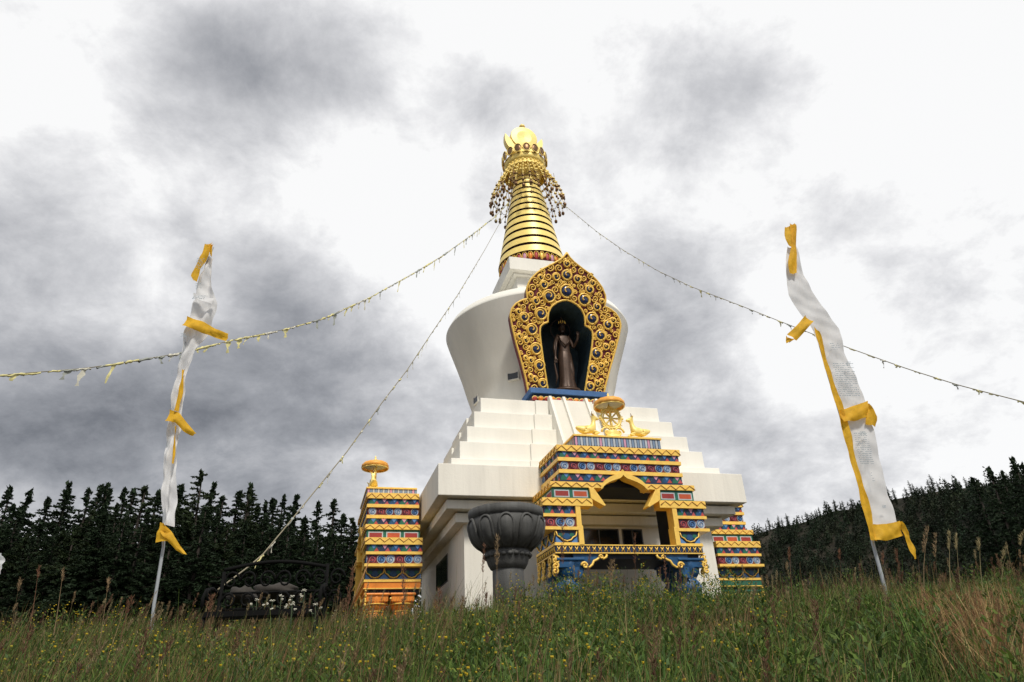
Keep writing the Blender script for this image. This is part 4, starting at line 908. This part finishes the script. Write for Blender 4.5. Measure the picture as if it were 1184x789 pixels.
def blades(x, y, z, h, w, az, lean, col, seg=3, face=None):
    n = len(x); ts = np.linspace(0, 1, seg+1); V = np.zeros((n, seg+1, 2, 3))
    fa = rng.uniform(0, PI, n) if face is None else face
    for i, t in enumerate(ts):
        ww = w*(1-t**1.6)*.5+.0006; d = lean*h*t**2
        cx = x+np.cos(az)*d; cy = y+np.sin(az)*d; cz = z+h*t*(1-.25*lean*t)
        for s, sg in enumerate((-1, 1)):
            V[:, i, s, 0] = cx+sg*np.cos(fa)*ww; V[:, i, s, 1] = cy+sg*np.sin(fa)*ww; V[:, i, s, 2] = cz
    base = (np.arange(n)*(seg+1)*2)[:, None]; Fq = []
    for i in range(seg): Fq.append(base+np.array([[2*i, 2*i+1, 2*i+3, 2*i+2]]))
    Fq = np.stack(Fq, 1).reshape(-1, 4)
    C = np.repeat(col[:, None, :], (seg+1)*2, 1).reshape(-1, 3)
    return V.reshape(-1, 3), Fq, C
def fbm(x, y, s, seed=0):
    r = np.random.default_rng(seed); o = 0
    for i in range(5):
        a = r.uniform(0, 2*PI); f = s*(1.6**i); o = o+np.sin((x*np.cos(a)+y*np.sin(a))*f+r.uniform(0, 6))*np.sin((-x*np.sin(a)+y*np.cos(a))*f*.8+r.uniform(0, 6))/(1.25**i)
    return o/2.2
def wedge(n, y0, y1, power=1.0, mgn=1.2):
    """random points in the visible wedge, denser near"""
    t = rng.uniform(0, 1, n); y = (y0**power+(y1**power-y0**power)*t)**(1/power); x = rng.uniform(-1, 1, n)*(y*.80+mgn); return x, y
PALG = np.array([[.040, .078, .014], [.060, .115, .020], [.095, .145, .028], [.050, .085, .025], [.13, .16, .038]])
PALD = np.array([[.19, .135, .055], [.13, .075, .032], [.26, .19, .09], [.10, .055, .03], [.18, .14, .065]])
def height_at(x, y): return .42+.10*fbm(x, y, .8, 3)
def grass(n, y0, y1, hs, wd, power, dry, name):
    x, y = wedge(n, y0, y1, power)
    patch = fbm(x, y, .9, 11); p2 = fbm(x, y, 2.2, 5)
    h = hs*rng.uniform(.45, 1.15, n)*(1+.28*patch+.15*p2); w = wd*rng.uniform(.6, 1.4, n)
    isd = rng.uniform(0, 1, n) < np.clip(dry+.30*p2+.18*fbm(x, y, .5, 21), .04, .85)
    col = np.where(isd[:, None], PALD[rng.integers(0, 5, n)], PALG[rng.integers(0, 5, n)])*rng.uniform(.5, 1.5, (n, 1))
    az = rng.normal(.5, 1.3, n); lean = rng.uniform(.05, .55, n)
    return blades(x, y, gz_np(x, y)-.03, h, w, az, lean, col)
def join(parts):
    V = []; Fq = []; C = []; o = 0
    for v, f, c in parts: V.append(v); Fq.append(f+o); C.append(c); o += len(v)
    return np.concatenate(V), np.concatenate(Fq), np.concatenate(C)
def tuft(px, D, n, hs, pal, spread, wd=.006):
    q = at(px, 700, D); x = q.x+rng.normal(0, spread, n); y = D+rng.normal(0, spread, n); c = np.array(pal)[rng.integers(0, len(pal), n)]*rng.uniform(.6, 1.4, (n, 1))
    return blades(x, y, gz_np(x, y)-.03, hs*rng.uniform(.45, 1.1, n), wd*rng.uniform(.6, 1.4, n), rng.uniform(0, 2*PI, n), rng.uniform(.02, .45, n), c, 4)
STRAW = [[.42, .27, .12], [.34, .19, .09], [.26, .13, .06], [.46, .34, .16]]
tf = []
for i in range(18): tf.append(tuft(random.gauss(1128, 24), random.uniform(4.2, 7.0), 110, random.uniform(.45, .70), STRAW, .07))
for i in range(60): tf.append(tuft(random.uniform(0, 1184), random.uniform(3.4, 10), random.randint(40, 110), random.uniform(.35, .62), random.choice((STRAW, STRAW, [[.22, .12, .06], [.16, .09, .05]], [[.16, .2, .06], [.1, .16, .04]])), random.uniform(.04, .12)))
for i in range(6): tf.append(tuft(random.uniform(0, 330), random.uniform(3.4, 6), 110, random.uniform(.35, .55), STRAW, .12))
for i in range(30): tf.append(tuft(random.uniform(560, 1184), random.uniform(3.4, 9), 120, random.uniform(.4, .7), [[.09, .17, .04], [.13, .22, .05]], .10, .009))
parts = tf+[grass(130000, 1.6, 12, .50, .0075, 1.7, .24, 'a'), grass(16000, 3, 12, .72, .005, 1.8, .5, 'b'), grass(22000, 12, 30, .5, .012, 1.6, .3, 'c')]
tag(np_mesh('meadow_grass', *join(parts), PLANT), 'mixed green and straw coloured grass covering the slope in the foreground', 'grass', kind='stuff')
# leafy weeds (ground cover): stems with small leaves
def weeds(n, cx_fn, hs, leafcol, nleaf=26, lsize=.028, flower=None, nfl=10):
    P_ = []; x, y = cx_fn(n); n = len(x); z = gz_np(x, y); h = hs*rng.uniform(.6, 1.15, n)
    az = rng.uniform(0, 2*PI, n); ln = rng.uniform(.02, .25, n)
    sc = np.array([[.05, .06, .025]])*rng.uniform(.6, 1.3, (n, 1)); P_.append(blades(x, y, z, h, np.full(n, .007), az, ln, sc))
    t = rng.uniform(.15, 1, (n, nleaf)); a = rng.uniform(0, 2*PI, (n, nleaf)); br = rng.uniform(.01, .13, (n, nleaf))*(1.1-.4*t)
    lx = x[:, None]+np.cos(az)[:, None]*ln[:, None]*h[:, None]*t**2+np.cos(a)*br; ly = y[:, None]+np.sin(az)[:, None]*ln[:, None]*h[:, None]*t**2+np.sin(a)*br; lz = z[:, None]+h[:, None]*t
    m = n*nleaf; c = np.array(leafcol)[rng.integers(0, len(leafcol), m)]*rng.uniform(.6, 1.3, (m, 1))
    P_.append(blades(lx.ravel(), ly.ravel(), lz.ravel(), lsize*rng.uniform(.7, 1.5, m), np.full(m, lsize*.42), a.ravel(), rng.uniform(.5, 1.6, m), c, 2))
    if flower is not None:
        k_ = nfl; n0 = n; sel = rng.uniform(0, 1, n) < .55; x, y, z, h, az, ln = (q[sel] for q in (x, y, z, h, az, ln)); n = len(x); t = rng.uniform(.8, 1.12, (n, k_)); a = rng.uniform(0, 2*PI, (n, k_)); br = rng.uniform(0, .09, (n, k_))
        fx = (x[:, None]+np.cos(az)[:, None]*ln[:, None]*h[:, None]+np.cos(a)*br).ravel(); fy = (y[:, None]+np.sin(az)[:, None]*ln[:, None]*h[:, None]+np.sin(a)*br).ravel(); fz = (z[:, None]+h[:, None]*t).ravel()
        m = len(fx); s = rng.uniform(.004, .009, m)
        # small faceted heads: two crossed horizontal-ish quads
        V = []; 
        for dx, dy, dz in ((-1, -1, .2), (1, -1, -.3), (1, 1, .2), (-1, 1, .5)): V.append(np.stack([fx+dx*s, fy+dy*s, fz+dz*s*.8], -1))
        V1 = np.stack(V, 1)
        V = []
        for dx, dz in ((-1, -1), (1, -1), (1, 1), (-1, 1)): V.append(np.stack([fx+dx*s, fy-.002+0*s, fz+dz*s*.8], -1))
        V2 = np.stack(V, 1); VV = np.concatenate([V1, V2], 0).reshape(-1, 3)
        c = np.array(flower)[rng.integers(0, len(flower), m)]; c = np.concatenate([c, c], 0)
        P_.append((VV, np.arange(len(VV)).reshape(-1, 4), np.repeat(c, 4, 0)))
    return P_
GL = [[.060, .110, .020], [.095, .150, .028], [.130, .180, .036], [.070, .115, .038]]
YFc = [[.62, .45, .03], [.55, .42, .05], [.45, .38, .06]]
def area(px0, px1, y0, y1):
    def fn(n):
        y = rng.uniform(y0, y1, n); px = rng.uniform(px0, px1, n)
        x = np.array([at(a, 700, b_).x for a, b_ in zip(px, y)]); keep = fbm(x, y, 1.6, 9) > -.35
        return x[keep], y[keep]
    return fn
pr = []
pr += weeds(1100, area(520, 900, 3.4, 10.4), .47, GL, 40, .042, YFc, 2)
pr += weeds(230, area(580, 860, 7.0, 10.4), .66, GL, 46, .036, YFc, 5)
pr += weeds(800, area(0, 560, 4, 10.5), .50, GL, 34, .032, YFc, 2)
pr += weeds(900, area(760, 1184, 3.4, 10.5), .50, GL, 40, .042)
pr += weeds(220, area(380, 640, 7.5, 10.4), .46, GL, 34, .03, [[.40, .40, .30], [.5, .4, .08]], 3)
pr += weeds(110, area(640, 860, 8.6, 10.6), .74, GL, 50, .036, YFc, 4)
pr += weeds(90, area(860, 1184, 8.6, 10.6), .66, GL, 46, .036)
pr += weeds(80, area(0, 240, 8.6, 10.6), .62, GL, 46, .036, YFc, 6)
tag(np_mesh('flowering_weeds', *join(pr), PLANT), 'leafy green weeds with tiny yellow blossoms mixed through the grass', 'wild flowers', kind='stuff')
# brown dock / dry seed clumps ground cover
def plumes(x, y, h, L_, col, nb_=70, bl=.022, thick=.012, sw=.008):
    n = len(x); z = gz_np(x, y); az = rng.uniform(-.6, 1.2, n); ln = rng.uniform(.02, .22, n); P_ = []
    P_.append(blades(x, y, z, h, np.full(n, sw), az, ln, np.repeat(np.array([[.20, .15, .07]]), n, 0)*rng.uniform(.6, 1.2, (n, 1))))
    t = 1-rng.uniform(0, 1, (n, nb_))*(L_/h)[:, None]; s = (1-t)/(L_/h)[:, None]
    a = rng.uniform(0, 2*PI, (n, nb_)); rad_ = thick*np.sin(np.clip(s*.9+.1, 0, 1)*PI)**.6*rng.uniform(.2, 1, (n, nb_))
    lx = x[:, None]+np.cos(az)[:, None]*ln[:, None]*h[:, None]*t**2+np.cos(a)*rad_; ly = y[:, None]+np.sin(az)[:, None]*ln[:, None]*h[:, None]*t**2+np.sin(a)*rad_; lz = z[:, None]+h[:, None]*t*(1-.25*ln[:, None]*t)
    m = n*nb_; c = np.repeat(col, nb_, 0)*rng.uniform(.6, 1.35, (m, 1))
    P_.append(blades(lx.ravel(), ly.ravel(), lz.ravel(), bl*rng.uniform(.6, 1.3, m), np.full(m, bl*.22), a.ravel(), rng.uniform(.1, .9, m), c, 1))
    return P_
x, y = wedge(900, 3.2, 11, 1.6); p2 = fbm(x, y, 2.2, 5)+.5*fbm(x, y, .7, 4); kp = p2 > .0; x, y = x[kp], y[kp]; n = len(x)
colp = np.array([[.15, .085, .05], [.20, .13, .07], [.12, .06, .04], [.24, .18, .10]])[rng.integers(0, 4, n)]
pr = plumes(x, y, .62*rng.uniform(.7, 1.25, n), rng.uniform(.1, .22, n), colp)
px = rng.normal(1115, 26, 150); yy = rng.uniform(4.4, 6.8, 150); xx = np.array([at(a, 700, b_).x for a, b_ in zip(px, yy)])
pr += plumes(xx, yy, .52*rng.uniform(.6, 1.15, 150), rng.uniform(.12, .3, 150), np.repeat(np.array([[.26, .15, .08]]), 150, 0), nb_=50, thick=.007)
xc = rng.uniform(-7, 7, 170); yc = rng.uniform(8.4, 10.8, 170)
pr += plumes(xc, yc, .70*rng.uniform(.75, 1.3, 170), rng.uniform(.1, .2, 170), np.array([[.18, .10, .06], [.26, .18, .10], [.30, .24, .13]])[rng.integers(0, 3, 170)], thick=.010)
tag(np_mesh('dry_seed_grass', *join(pr), PLANT), 'reddish brown dry grass with feathery seed heads scattered in the meadow', 'dry grass', kind='stuff')
# countable stalks that stand clear of the grass: (px base, px/py of the tip, distance, head length, thickness, colour)
ST = [(556, 560, 628, 8.6, .34, .03, 'slim brown seed stalk in front of the white stupa wall, left of the stone pillar', 0), (574, 575, 618, 8.8, .36, .07, 'feathery tan seed plume touching the stone pillar left edge', 1),
      (702, 708, 645, 8.0, .25, .085, 'bushy tan seed plume below the porch floor beam', 1), (652, 650, 600, 8.2, .5, .05, 'tall russet seed stalk before the left porch column', 0), (676, 683, 632, 8.5, .34, .03, 'thin russet seed stalk just right of the left porch column', 0),
      (735, 734, 615, 8.4, .35, .025, 'thin brown seed stalk before the middle of the porch beam', 0), (788, 786, 652, 8.4, .25, .02, 'pale seed stalk before the right porch column', 0), (772, 768, 640, 8.6, .28, .02, 'slim brown seed stalk beside the right porch bracket', 0),
      (470, 465, 648, 7.6, .35, .06, 'brown seed plume before the orange columns of the left porch', 0), (400, 408, 655, 7.4, .4, .05, 'russet seed stalk between the bench and the left porch', 0), (505, 508, 680, 7.2, .3, .09, 'broad russet seed clump at the foot of the white wall', 0),
      (1065, 1070, 600, 7.6, .30, .035, 'tall tan seed stalk right of the right banner tail', 1), (1084, 1080, 612, 7.8, .26, .03, 'tan seed stalk second to the right of the right banner', 1), (1098, 1096, 608, 7.5, .2, .02, 'pale seed stalk in front of the dark hill, near the right banner', 2),
      (1112, 1104, 612, 7.9, .18, .018, 'slim pale foxtail head leaning left on the right slope', 2), (1135, 1130, 618, 7.2, .12, .016, 'short pale foxtail head against the dark hill at right', 2), (1150, 1160, 624, 7.2, .13, .016, 'curved pale foxtail head bending right near the right edge', 2),
      (1176, 1180, 605, 7.4, .16, .018, 'pale foxtail head at the far right edge', 2), (1040, 1036, 632, 7.9, .14, .014, 'small russet seed head left of the tall tan stalks', 0), (1022, 1020, 635, 8.2, .14, .014, 'small russet seed head beside the right banner pole', 0),
      (915, 912, 632, 8.4, .14, .014, 'lone russet seed head on the crest right of the stupa', 0), (972, 970, 632, 8.4, .12, .014, 'lone brown seed head left of the right banner pole', 0),
      (44, 46, 652, 7.4, .12, .016, 'orange brown seed head at the far left against the forest', 0), (22, 24, 668, 7.4, .12, .014, 'tan seed head nearest the left edge', 1), (72, 74, 655, 7.6, .14, .014, 'tan seed head third from the left edge', 1), (125, 126, 668, 7.6, .14, .014, 'tan seed head between the left edge and the left banner pole', 1),
      (236, 246, 686, 7.4, .16, .07, 'brown plume leaning at the left end of the bench', 0), (145, 152, 690, 7.2, .15, .06, 'brown drooping plume left of the left banner pole', 0)]
SCOL = {0: np.array([[.20, .10, .06]]), 1: np.array([[.30, .21, .12]]), 2: np.array([[.36, .30, .16]])}
for pb, pt_, py, D, Lh, th, lab, ci in ST:
    tip = at(pt_, py, D); bx = at(pb, 700, D).x; zb_ = gz(bx, D); h = max(.3, tip.z-zb_); d = tip.x-bx
    n = 1; x = np.array([bx]); y = np.array([D]); ln = np.array([abs(d)/h]); az = np.array([0.0 if d > 0 else PI])
    P_ = [blades(x, y, np.array([zb_-.05]), np.array([h+.05]), np.array([.009]), az, ln, SCOL[ci]*.8, 6)]
    nb_ = int(60+2200*th*Lh/.3*.6); Lh = min(Lh, h*.5)
    t = 1-rng.uniform(0, 1, nb_)*Lh/h; s = (1-t)/(Lh/h); a = rng.uniform(0, 2*PI, nb_); rr = th*.5*np.sin(np.clip(s*.85+.12, 0, 1)*PI)**.7*rng.uniform(.1, 1, nb_)
    lx = bx+np.cos(az[0])*ln[0]*h*t**2+np.cos(a)*rr; ly = D+np.sin(a)*rr; lz = zb_+h*t*(1-.25*ln[0]*t)
    P_.append(blades(lx, ly, lz, .028*rng.uniform(.6, 1.3, nb_), np.full(nb_, .0065), a, rng.uniform(.1, .9, nb_), np.repeat(SCOL[ci], nb_, 0)*rng.uniform(.6, 1.3, (nb_, 1)), 1))
    V, Fq, C = join(P_); V = V-np.array([[bx, D, zb_]])
    o = np_mesh('seed_stalk', V, Fq, C, PLANT); o.location = (bx, D, zb_); tag(o, lab, 'seed stalk', 'seed stalks rising above the meadow')
# white yarrow heads by the bench, a silvery tuft
YW = mat('yarrow_white', (.60, .58, .48), .8); STEM = mat('stem_green', (.03, .045, .02), .8)
YA = [(352, 683, 'white umbel, highest of those before the bench right half'), (325, 689, 'round white flower head before the middle of the bench'), (365, 699, 'white flower head nearest the right bench arm'), (338, 690, 'small white flower head between the two tall ones'), (338, 699, 'flat white flower head low before the bench'), (315, 695, 'faint white flower spray left of the round head'), (297, 694, 'faint small white flower spray in the shade of the bench')]
for px, py, lab in YA:
    D = 8.9; q = at(px, py, D); zb_ = gz(q.x, D); h = q.z-zb_
    e = empty('white_flower', (q.x, D, zb_), 0, label=lab, cat='flower', group='white flowers in front of the bench')
    b = MB(); b.tube([(0, 0, 0), (.01, 0, h*.5), (0, 0, h)], .005, STEM, 5)
    for i in range(10):
        t = .3+.06*i; a = i*2.4; b.add([(0, 0, h*t), (.05*math.cos(a), .05*math.sin(a), h*t+.03), (.04*math.cos(a+.4), .04*math.sin(a+.4), h*t+.01)], [(0, 1, 2)], STEM)
    b.build('stem', e); b = MB()
    R_ = random.Random(px*3+py)
    for cl_ in range(3):
        ox, oz, sc_ = (0, 0, 1) if cl_ == 0 else (R_.uniform(-.09, .09), -R_.uniform(.03, .12), R_.uniform(.35, .7))
        if cl_: b.tube([(0, 0, h+oz-.10), (ox, 0, h+oz)], .0025, STEM, 4)
        for i in range(18):
            a = i*2.4+cl_; r = .030*sc_*math.sqrt(i/18)*R_.uniform(.6, 1.2); b.sph((ox+r*math.cos(a), r*math.sin(a), h+oz+R_.uniform(-.010, .012)), .0062*R_.uniform(.7, 1.2), YW, 5, 4, 1, 1, .8)
    b.build('flower_head', e)
n = 60; q = at(290, 760, 5.2); x = q.x+rng.normal(0, .03, n); y = 5.2+rng.normal(0, .05, n)
V, Fq, C = blades(x, y, gz_np(x, y), rng.uniform(.28, .52, n), np.full(n, .014), rng.uniform(0, 2*PI, n), rng.uniform(.05, .5, n), np.repeat(np.array([[.20, .27, .22]]), n, 0)*rng.uniform(.7, 1.2, (n, 1)))
o = np_mesh('silvery_plant', V-np.array([[q.x, 5.2, gz(q.x, 5.2)]]), Fq, C, PLANT); o.location = (q.x, 5.2, gz(q.x, 5.2)); tag(o, 'silvery blue spiky leaved tuft low in the grass left of centre', 'plant')
# a leaning dry branch by the left porch
b = MB(); q = at(404, 700, 9.0); b.tube([(0, 0, 0), (.10, 0, .3), (.22, 0, .62)], [.012, .010, .006], mat('dry_stick', (.30, .15, .06), .8), 5); tag(b.build('dry_stick', loc=(q.x, 9.0, q.z-.1)), 'pale dry stick leaning up in front of the left porch', 'stick')
# ------------------------------------------------------------------ hill and forest
HILLM = mat('forested_hill', (.014, .018, .011), .95, var=.5, scale=.03, spec=.1, col2=(.035, .03, .022))
RID = [(640, 656, 1100), (700, 650, 1050), (800, 634, 950), (870, 619, 860), (900, 610, 830), (930, 604, 800), (960, 592, 770), (990, 588, 730), (1025, 579, 690), (1060, 573, 640), (1090, 567, 590), (1120, 564, 540), (1184, 556, 450), (1290, 536, 420), (1450, 506, 400)]
rid = [at(*r) for r in RID]
hb = MB(); rows_ = 14; vs_ = []
for i, p in enumerate(rid):
    for j in range(rows_):
        t = j/(rows_-1)
        if j < rows_-4: s = j/(rows_-5); q = Vector((p.x*(.52+.48*s), p.y*(.52+.48*s), -2+(p.z+2)*s**1.15))
        else: s = (j-(rows_-5))/4; q = Vector((p.x*(1+.5*s), p.y*(1+.5*s), p.z*(1-.9*s)))
        vs_.append(q)
hb.add(vs_, [(i*rows_+j, (i+1)*rows_+j, (i+1)*rows_+j+1, i*rows_+j+1) for i in range(len(rid)-1) for j in range(rows_-1)], HILLM, True)
tag(hb.build('hill'), kind='structure', label='dark wooded hillside rising to the right')
BARK = mat('pine_bark', (.022, .016, .012), .9, var=.3)
def tree_mesh(seed, H, kind):
    """unit conifer: trunk mesh + crown mesh (many needle clump faces)"""
    r = np.random.default_rng(seed); tr = MB()
    tr.tube([(0, 0, -.5), (.01*H, 0, H*.5), (0, .005*H, H*.97)], [H*.016, H*.010, H*.002], BARK, 6)
    A = []; Bv = []; Sz = []; zb0 = .03*H; nb_ = 150 if kind == 0 else 110
    for i in range(nb_):
        t = (i+r.uniform(0, 1))/nb_; z = zb0+(H-zb0)*t
        if kind == 0: R_ = min(.19, .29*(1-t)**.95+.004)*H*(1+.16*math.sin(t*40+seed))
        else: R_ = .17*H*min(1, 2.3*(1-t)**.8)*(1+.3*math.sin(t*17+seed))
        R_ *= r.uniform(.5, 1.15); a = r.uniform(0, 2*PI); k_ = max(3, int(R_/(.012*H)))
        up_ = .25-.75*(1-t) if kind == 0 else .35
        d = np.array([math.cos(a), math.sin(a), 0])
        if i % 4 == 0: tr.tube([(0, 0, z), (d[0]*R_*.7, d[1]*R_*.7, z+up_*R_*.5)], [H*.003, H*.001], BARK, 4)
        for q in range(k_):
            s = (q+.8)/k_; p = np.array([0, 0, z])+d*R_*s; p[2] += up_*R_*s-.25*R_*s*s
            w_ = (.028 if kind == 0 else .034)*H*(1.15-.75*s)*(.22+.78*(1-t)**.8)
            for _ in range(10 if kind == 0 else 11):
                A.append(p+r.normal(0, 1, 3)*w_*np.array([.5, .5, .28])); dd = d*r.uniform(.4, 1)+r.normal(0, .55, 3)+np.array([0, 0, .1]); Bv.append(dd/np.linalg.norm(dd)); Sz.append(H*r.uniform(.006, .016)*(.45+.55*(1-t)**.5))
    for _ in range(30): A.append(np.array([r.normal(0, .004*H), r.normal(0, .004*H), H*r.uniform(.93, 1.0)])); Bv.append(np.array([r.normal(0, .3), r.normal(0, .3), .9])); Sz.append(.014*H)
    A = np.array(A); Bv = np.array(Bv); Sz = np.array(Sz)[:, None]; n = len(A); a2 = np.cross(Bv, r.normal(0, 1, (n, 3))); a2 /= np.linalg.norm(a2, axis=1)[:, None]
    V = np.stack([A-Bv*Sz, A+a2*Sz*.42, A+Bv*Sz*1.2, A-a2*Sz*.42], 1).reshape(-1, 3); Fq = np.arange(4*n).reshape(-1, 4)
    base = np.array([.016, .029, .013]) if kind == 0 else np.array([.022, .034, .013])
    C = np.repeat(base[None]*r.uniform(.45, 1.7, (n, 1)), 4, 0)
    return tr, (V, Fq, C)
protos = []
for i, (kd) in enumerate((0, 1, 0, 1, 0, 0)):
    tr, cr_ = tree_mesh(100+i, 10.0, kd)
    t_o = tr.build('trunk'); c_o = np_mesh('crown', *cr_, PLANT)
    protos.append((t_o, c_o)); 
first = [True]*len(protos)
def plant_tree(loc, H, kind, lab, grp, name='pine_tree'):
    e = empty(name, loc, random.uniform(0, 6.28), label=lab, cat='tree', group=grp); s = H/10; wx = random.uniform(1.15, 1.6) if 'left' in grp else random.uniform(.9, 1.2); e.scale = (s*wx, s*wx, s)
    t_o, c_o = protos[kind]
    if first[kind]: first[kind] = False; t_o.parent = e; c_o.parent = e
    else:
        for q in (t_o, c_o): c = q.copy(); COL.objects.link(c); c.parent = e
# left forest edge: tree tops sighted against the sky
tops = [(-40,570,1),(-12,578,0),(10,560,0),(38,558,0),(55,572,1),(78,560,0),(84,559,0),(104,560,0),(115,563,0),(122,559,0),(130,561,1),(145,562,0),(158,566,1),(172,563,1),(185,560,1),(200,565,1),(213,558,1),(237,545,1),(247,556,1),(262,567,0),(274,562,0),(290,566,1),(293,563,0),(310,572,0),(318,575,1),(331,572,0),(346,572,0),(355,592,0),(370,578,1),(387,580,0),(398,592,1),(408,600,0),(424,603,1)]
gl = 'dark pine at the front of the forest edge behind the left banner and bench'
for i, (px, py, kd) in enumerate(tops):
    D = random.uniform(66, 78) if i % 2 else random.uniform(80, 95); q = at(px+random.uniform(-4, 4), py+(0 if px == 237 else random.uniform(-3, 10)), D); g0 = -2.0 if True else 0
    z0 = gz(q.x, D)-.3; plant_tree((q.x, D, z0), q.z-z0, (1, 3)[i % 2] if kd and i % 2 else (0, 2, 4, 5)[i % 4], 'tallest conifer of the left forest skyline, just right of the left banner' if px == 237 else ('dark conifer on the forest skyline left of the left banner' if px < 195 else 'dark conifer on the forest skyline between the left banner and the side porch'), 'skyline trees of the left forest')
for i in range(68):
    px = -60+i*7.4+random.uniform(-4, 4); D = random.uniform(56, 74); py = 582+random.uniform(0, 40)+ (16 if px > 340 else 0); q = at(px, py, D)
    z0 = gz(q.x, D)-.3; plant_tree((q.x, D, z0), max(6, q.z-z0), random.randrange(6), 'dark conifer lower down in the shaded forest left of the stupa', 'trees inside the left forest')
# right hillside trees
def hill_pt(px, f):
    """point on the hill: column px, f 0 bottom .. 1 ridge"""
    xs_ = [r[0] for r in RID]; py = np.interp(px, xs_, [r[1] for r in RID]); D = np.interp(px, xs_, [r[2] for r in RID]); p = at(px, float(py), float(D)); s = f
    return Vector((p.x*(.52+.48*s), p.y*(.52+.48*s), -2+(p.z+2)*s**1.15)), float(D)
for i in range(95):
    px = 790+i*4.6+random.uniform(-3, 3); p, D = hill_pt(px, random.uniform(.95, 1.0)); H = random.uniform(6, 14)*(1.15 if D > 600 else .8)
    plant_tree(p, H, random.choice((1, 3, 1, 3, 4, 1)), 'small dark conifer along the ridge of the hill between the stupa and the right banner' if px < 985 else 'small dark conifer along the ridge of the hill right of the right banner', 'ridge trees of the right hill')
for i in range(100):
    f = random.uniform(.35, .93); px = random.uniform(790, 1230); p, D = hill_pt(px, f)
    plant_tree(p, random.uniform(7, 13), random.choice((0, 1, 3, 1, 4, 5)), 'dark conifer on the wooded slope right of the stupa', 'trees on the slope of the right hill')
for j, (px, py, D) in enumerate(((1143, 541, 105), (1170, 531, 95), (1181, 537, 93), (1158, 546, 100), (1124, 553, 110), (1196, 538, 92))):
    q = at(px, py, D); z0 = gz(q.x, D)-.5
    plant_tree((q.x, D, z0), q.z-z0, (0, 4, 5, 2)[j % 4], ('pointed conifer first of the nearer trees right of the right banner', 'tallest dark conifer at the right edge of the picture', 'conifer touching the tallest one on its right side', 'lower conifer just left of the tallest one at the right edge', 'lowest of the nearer conifers where they meet the far ridge', 'conifer cut by the right border of the picture')[j], 'nearer trees at the right edge')
# low woodland behind everything so that no sky shows between trunks
def wood_mass(name, pts, n, lab, Hs, s0, rc):
    """a distant wood read as one mass: many crown-shaped clumps, each with its own tone"""
    r = rng; pts = np.array(pts); m = len(pts); idx = np.arange(n) % m
    H = Hs*r.uniform(.6, 1.1, m) if np.isscalar(Hs) else np.array(Hs); tone = r.uniform(.45, 1.9, m); rd = rc*r.uniform(.6, 1.3, m); warm = r.uniform(.8, 1.25, m)
    t = 1-np.sqrt(r.uniform(0, 1, n)); a = r.uniform(0, 2*PI, n); R = rd[idx]*(1-t)**.8*r.uniform(.6, 1.1, n)
    c = pts[idx]+np.stack([np.cos(a)*R, np.sin(a)*R, H[idx]*t], -1)
    a1 = np.stack([np.cos(a), np.sin(a), -.3+0*a], -1)*.6+r.normal(0, .6, (n, 3)); a1 /= np.linalg.norm(a1, axis=1)[:, None]; a2 = np.cross(a1, r.normal(0, 1, (n, 3))); a2 /= np.linalg.norm(a2, axis=1)[:, None]; s = s0*r.uniform(.5, 1.3, (n, 1))
    V = np.stack([c-a1*s, c+a2*s*.6, c+a1*s, c-a2*s*.6], 1).reshape(-1, 3)
    C = np.array([[.015, .024, .012]])*(tone[idx]*r.uniform(.7, 1.3, n))[:, None]; C[:, 0] *= warm[idx]; C = np.repeat(C, 4, 0)
    tag(np_mesh(name, V, np.arange(4*n).reshape(-1, 4), C, PLANT), lab, 'woodland', kind='stuff')
L_ = []; HH = []
for i in range(520):
    D = random.uniform(70, 100); px = random.uniform(-90, 640); q = at(px, random.uniform(574, 606)+(16 if px > 340 else 0), D); zb_ = gz(q.x, D)-1; L_.append((q.x, D, zb_)); HH.append(q.z-zb_)
wood_mass('forest_understorey', L_, 110000, 'dark mass of foliage deep inside the left forest', HH, .24, 2.3)
L_ = [tuple(hill_pt(random.uniform(640, 1300), random.uniform(.3, .985))[0]) for i in range(1500)]
wood_mass('hillside_woodland', L_, 200000, 'far off dark woodland covering the right hillside between the nearer trees', 15.0, .9, 5.0)
L_ = []
for i in range(300):
    D = random.uniform(110, 150); px = random.uniform(430, 1250); q = at(px, 620, D); L_.append((q.x, D, -1.5))
wood_mass('valley_woodland', L_, 26000, 'dark low woodland beyond the crest at the foot of the right hill', 9.0, .5, 2.5)
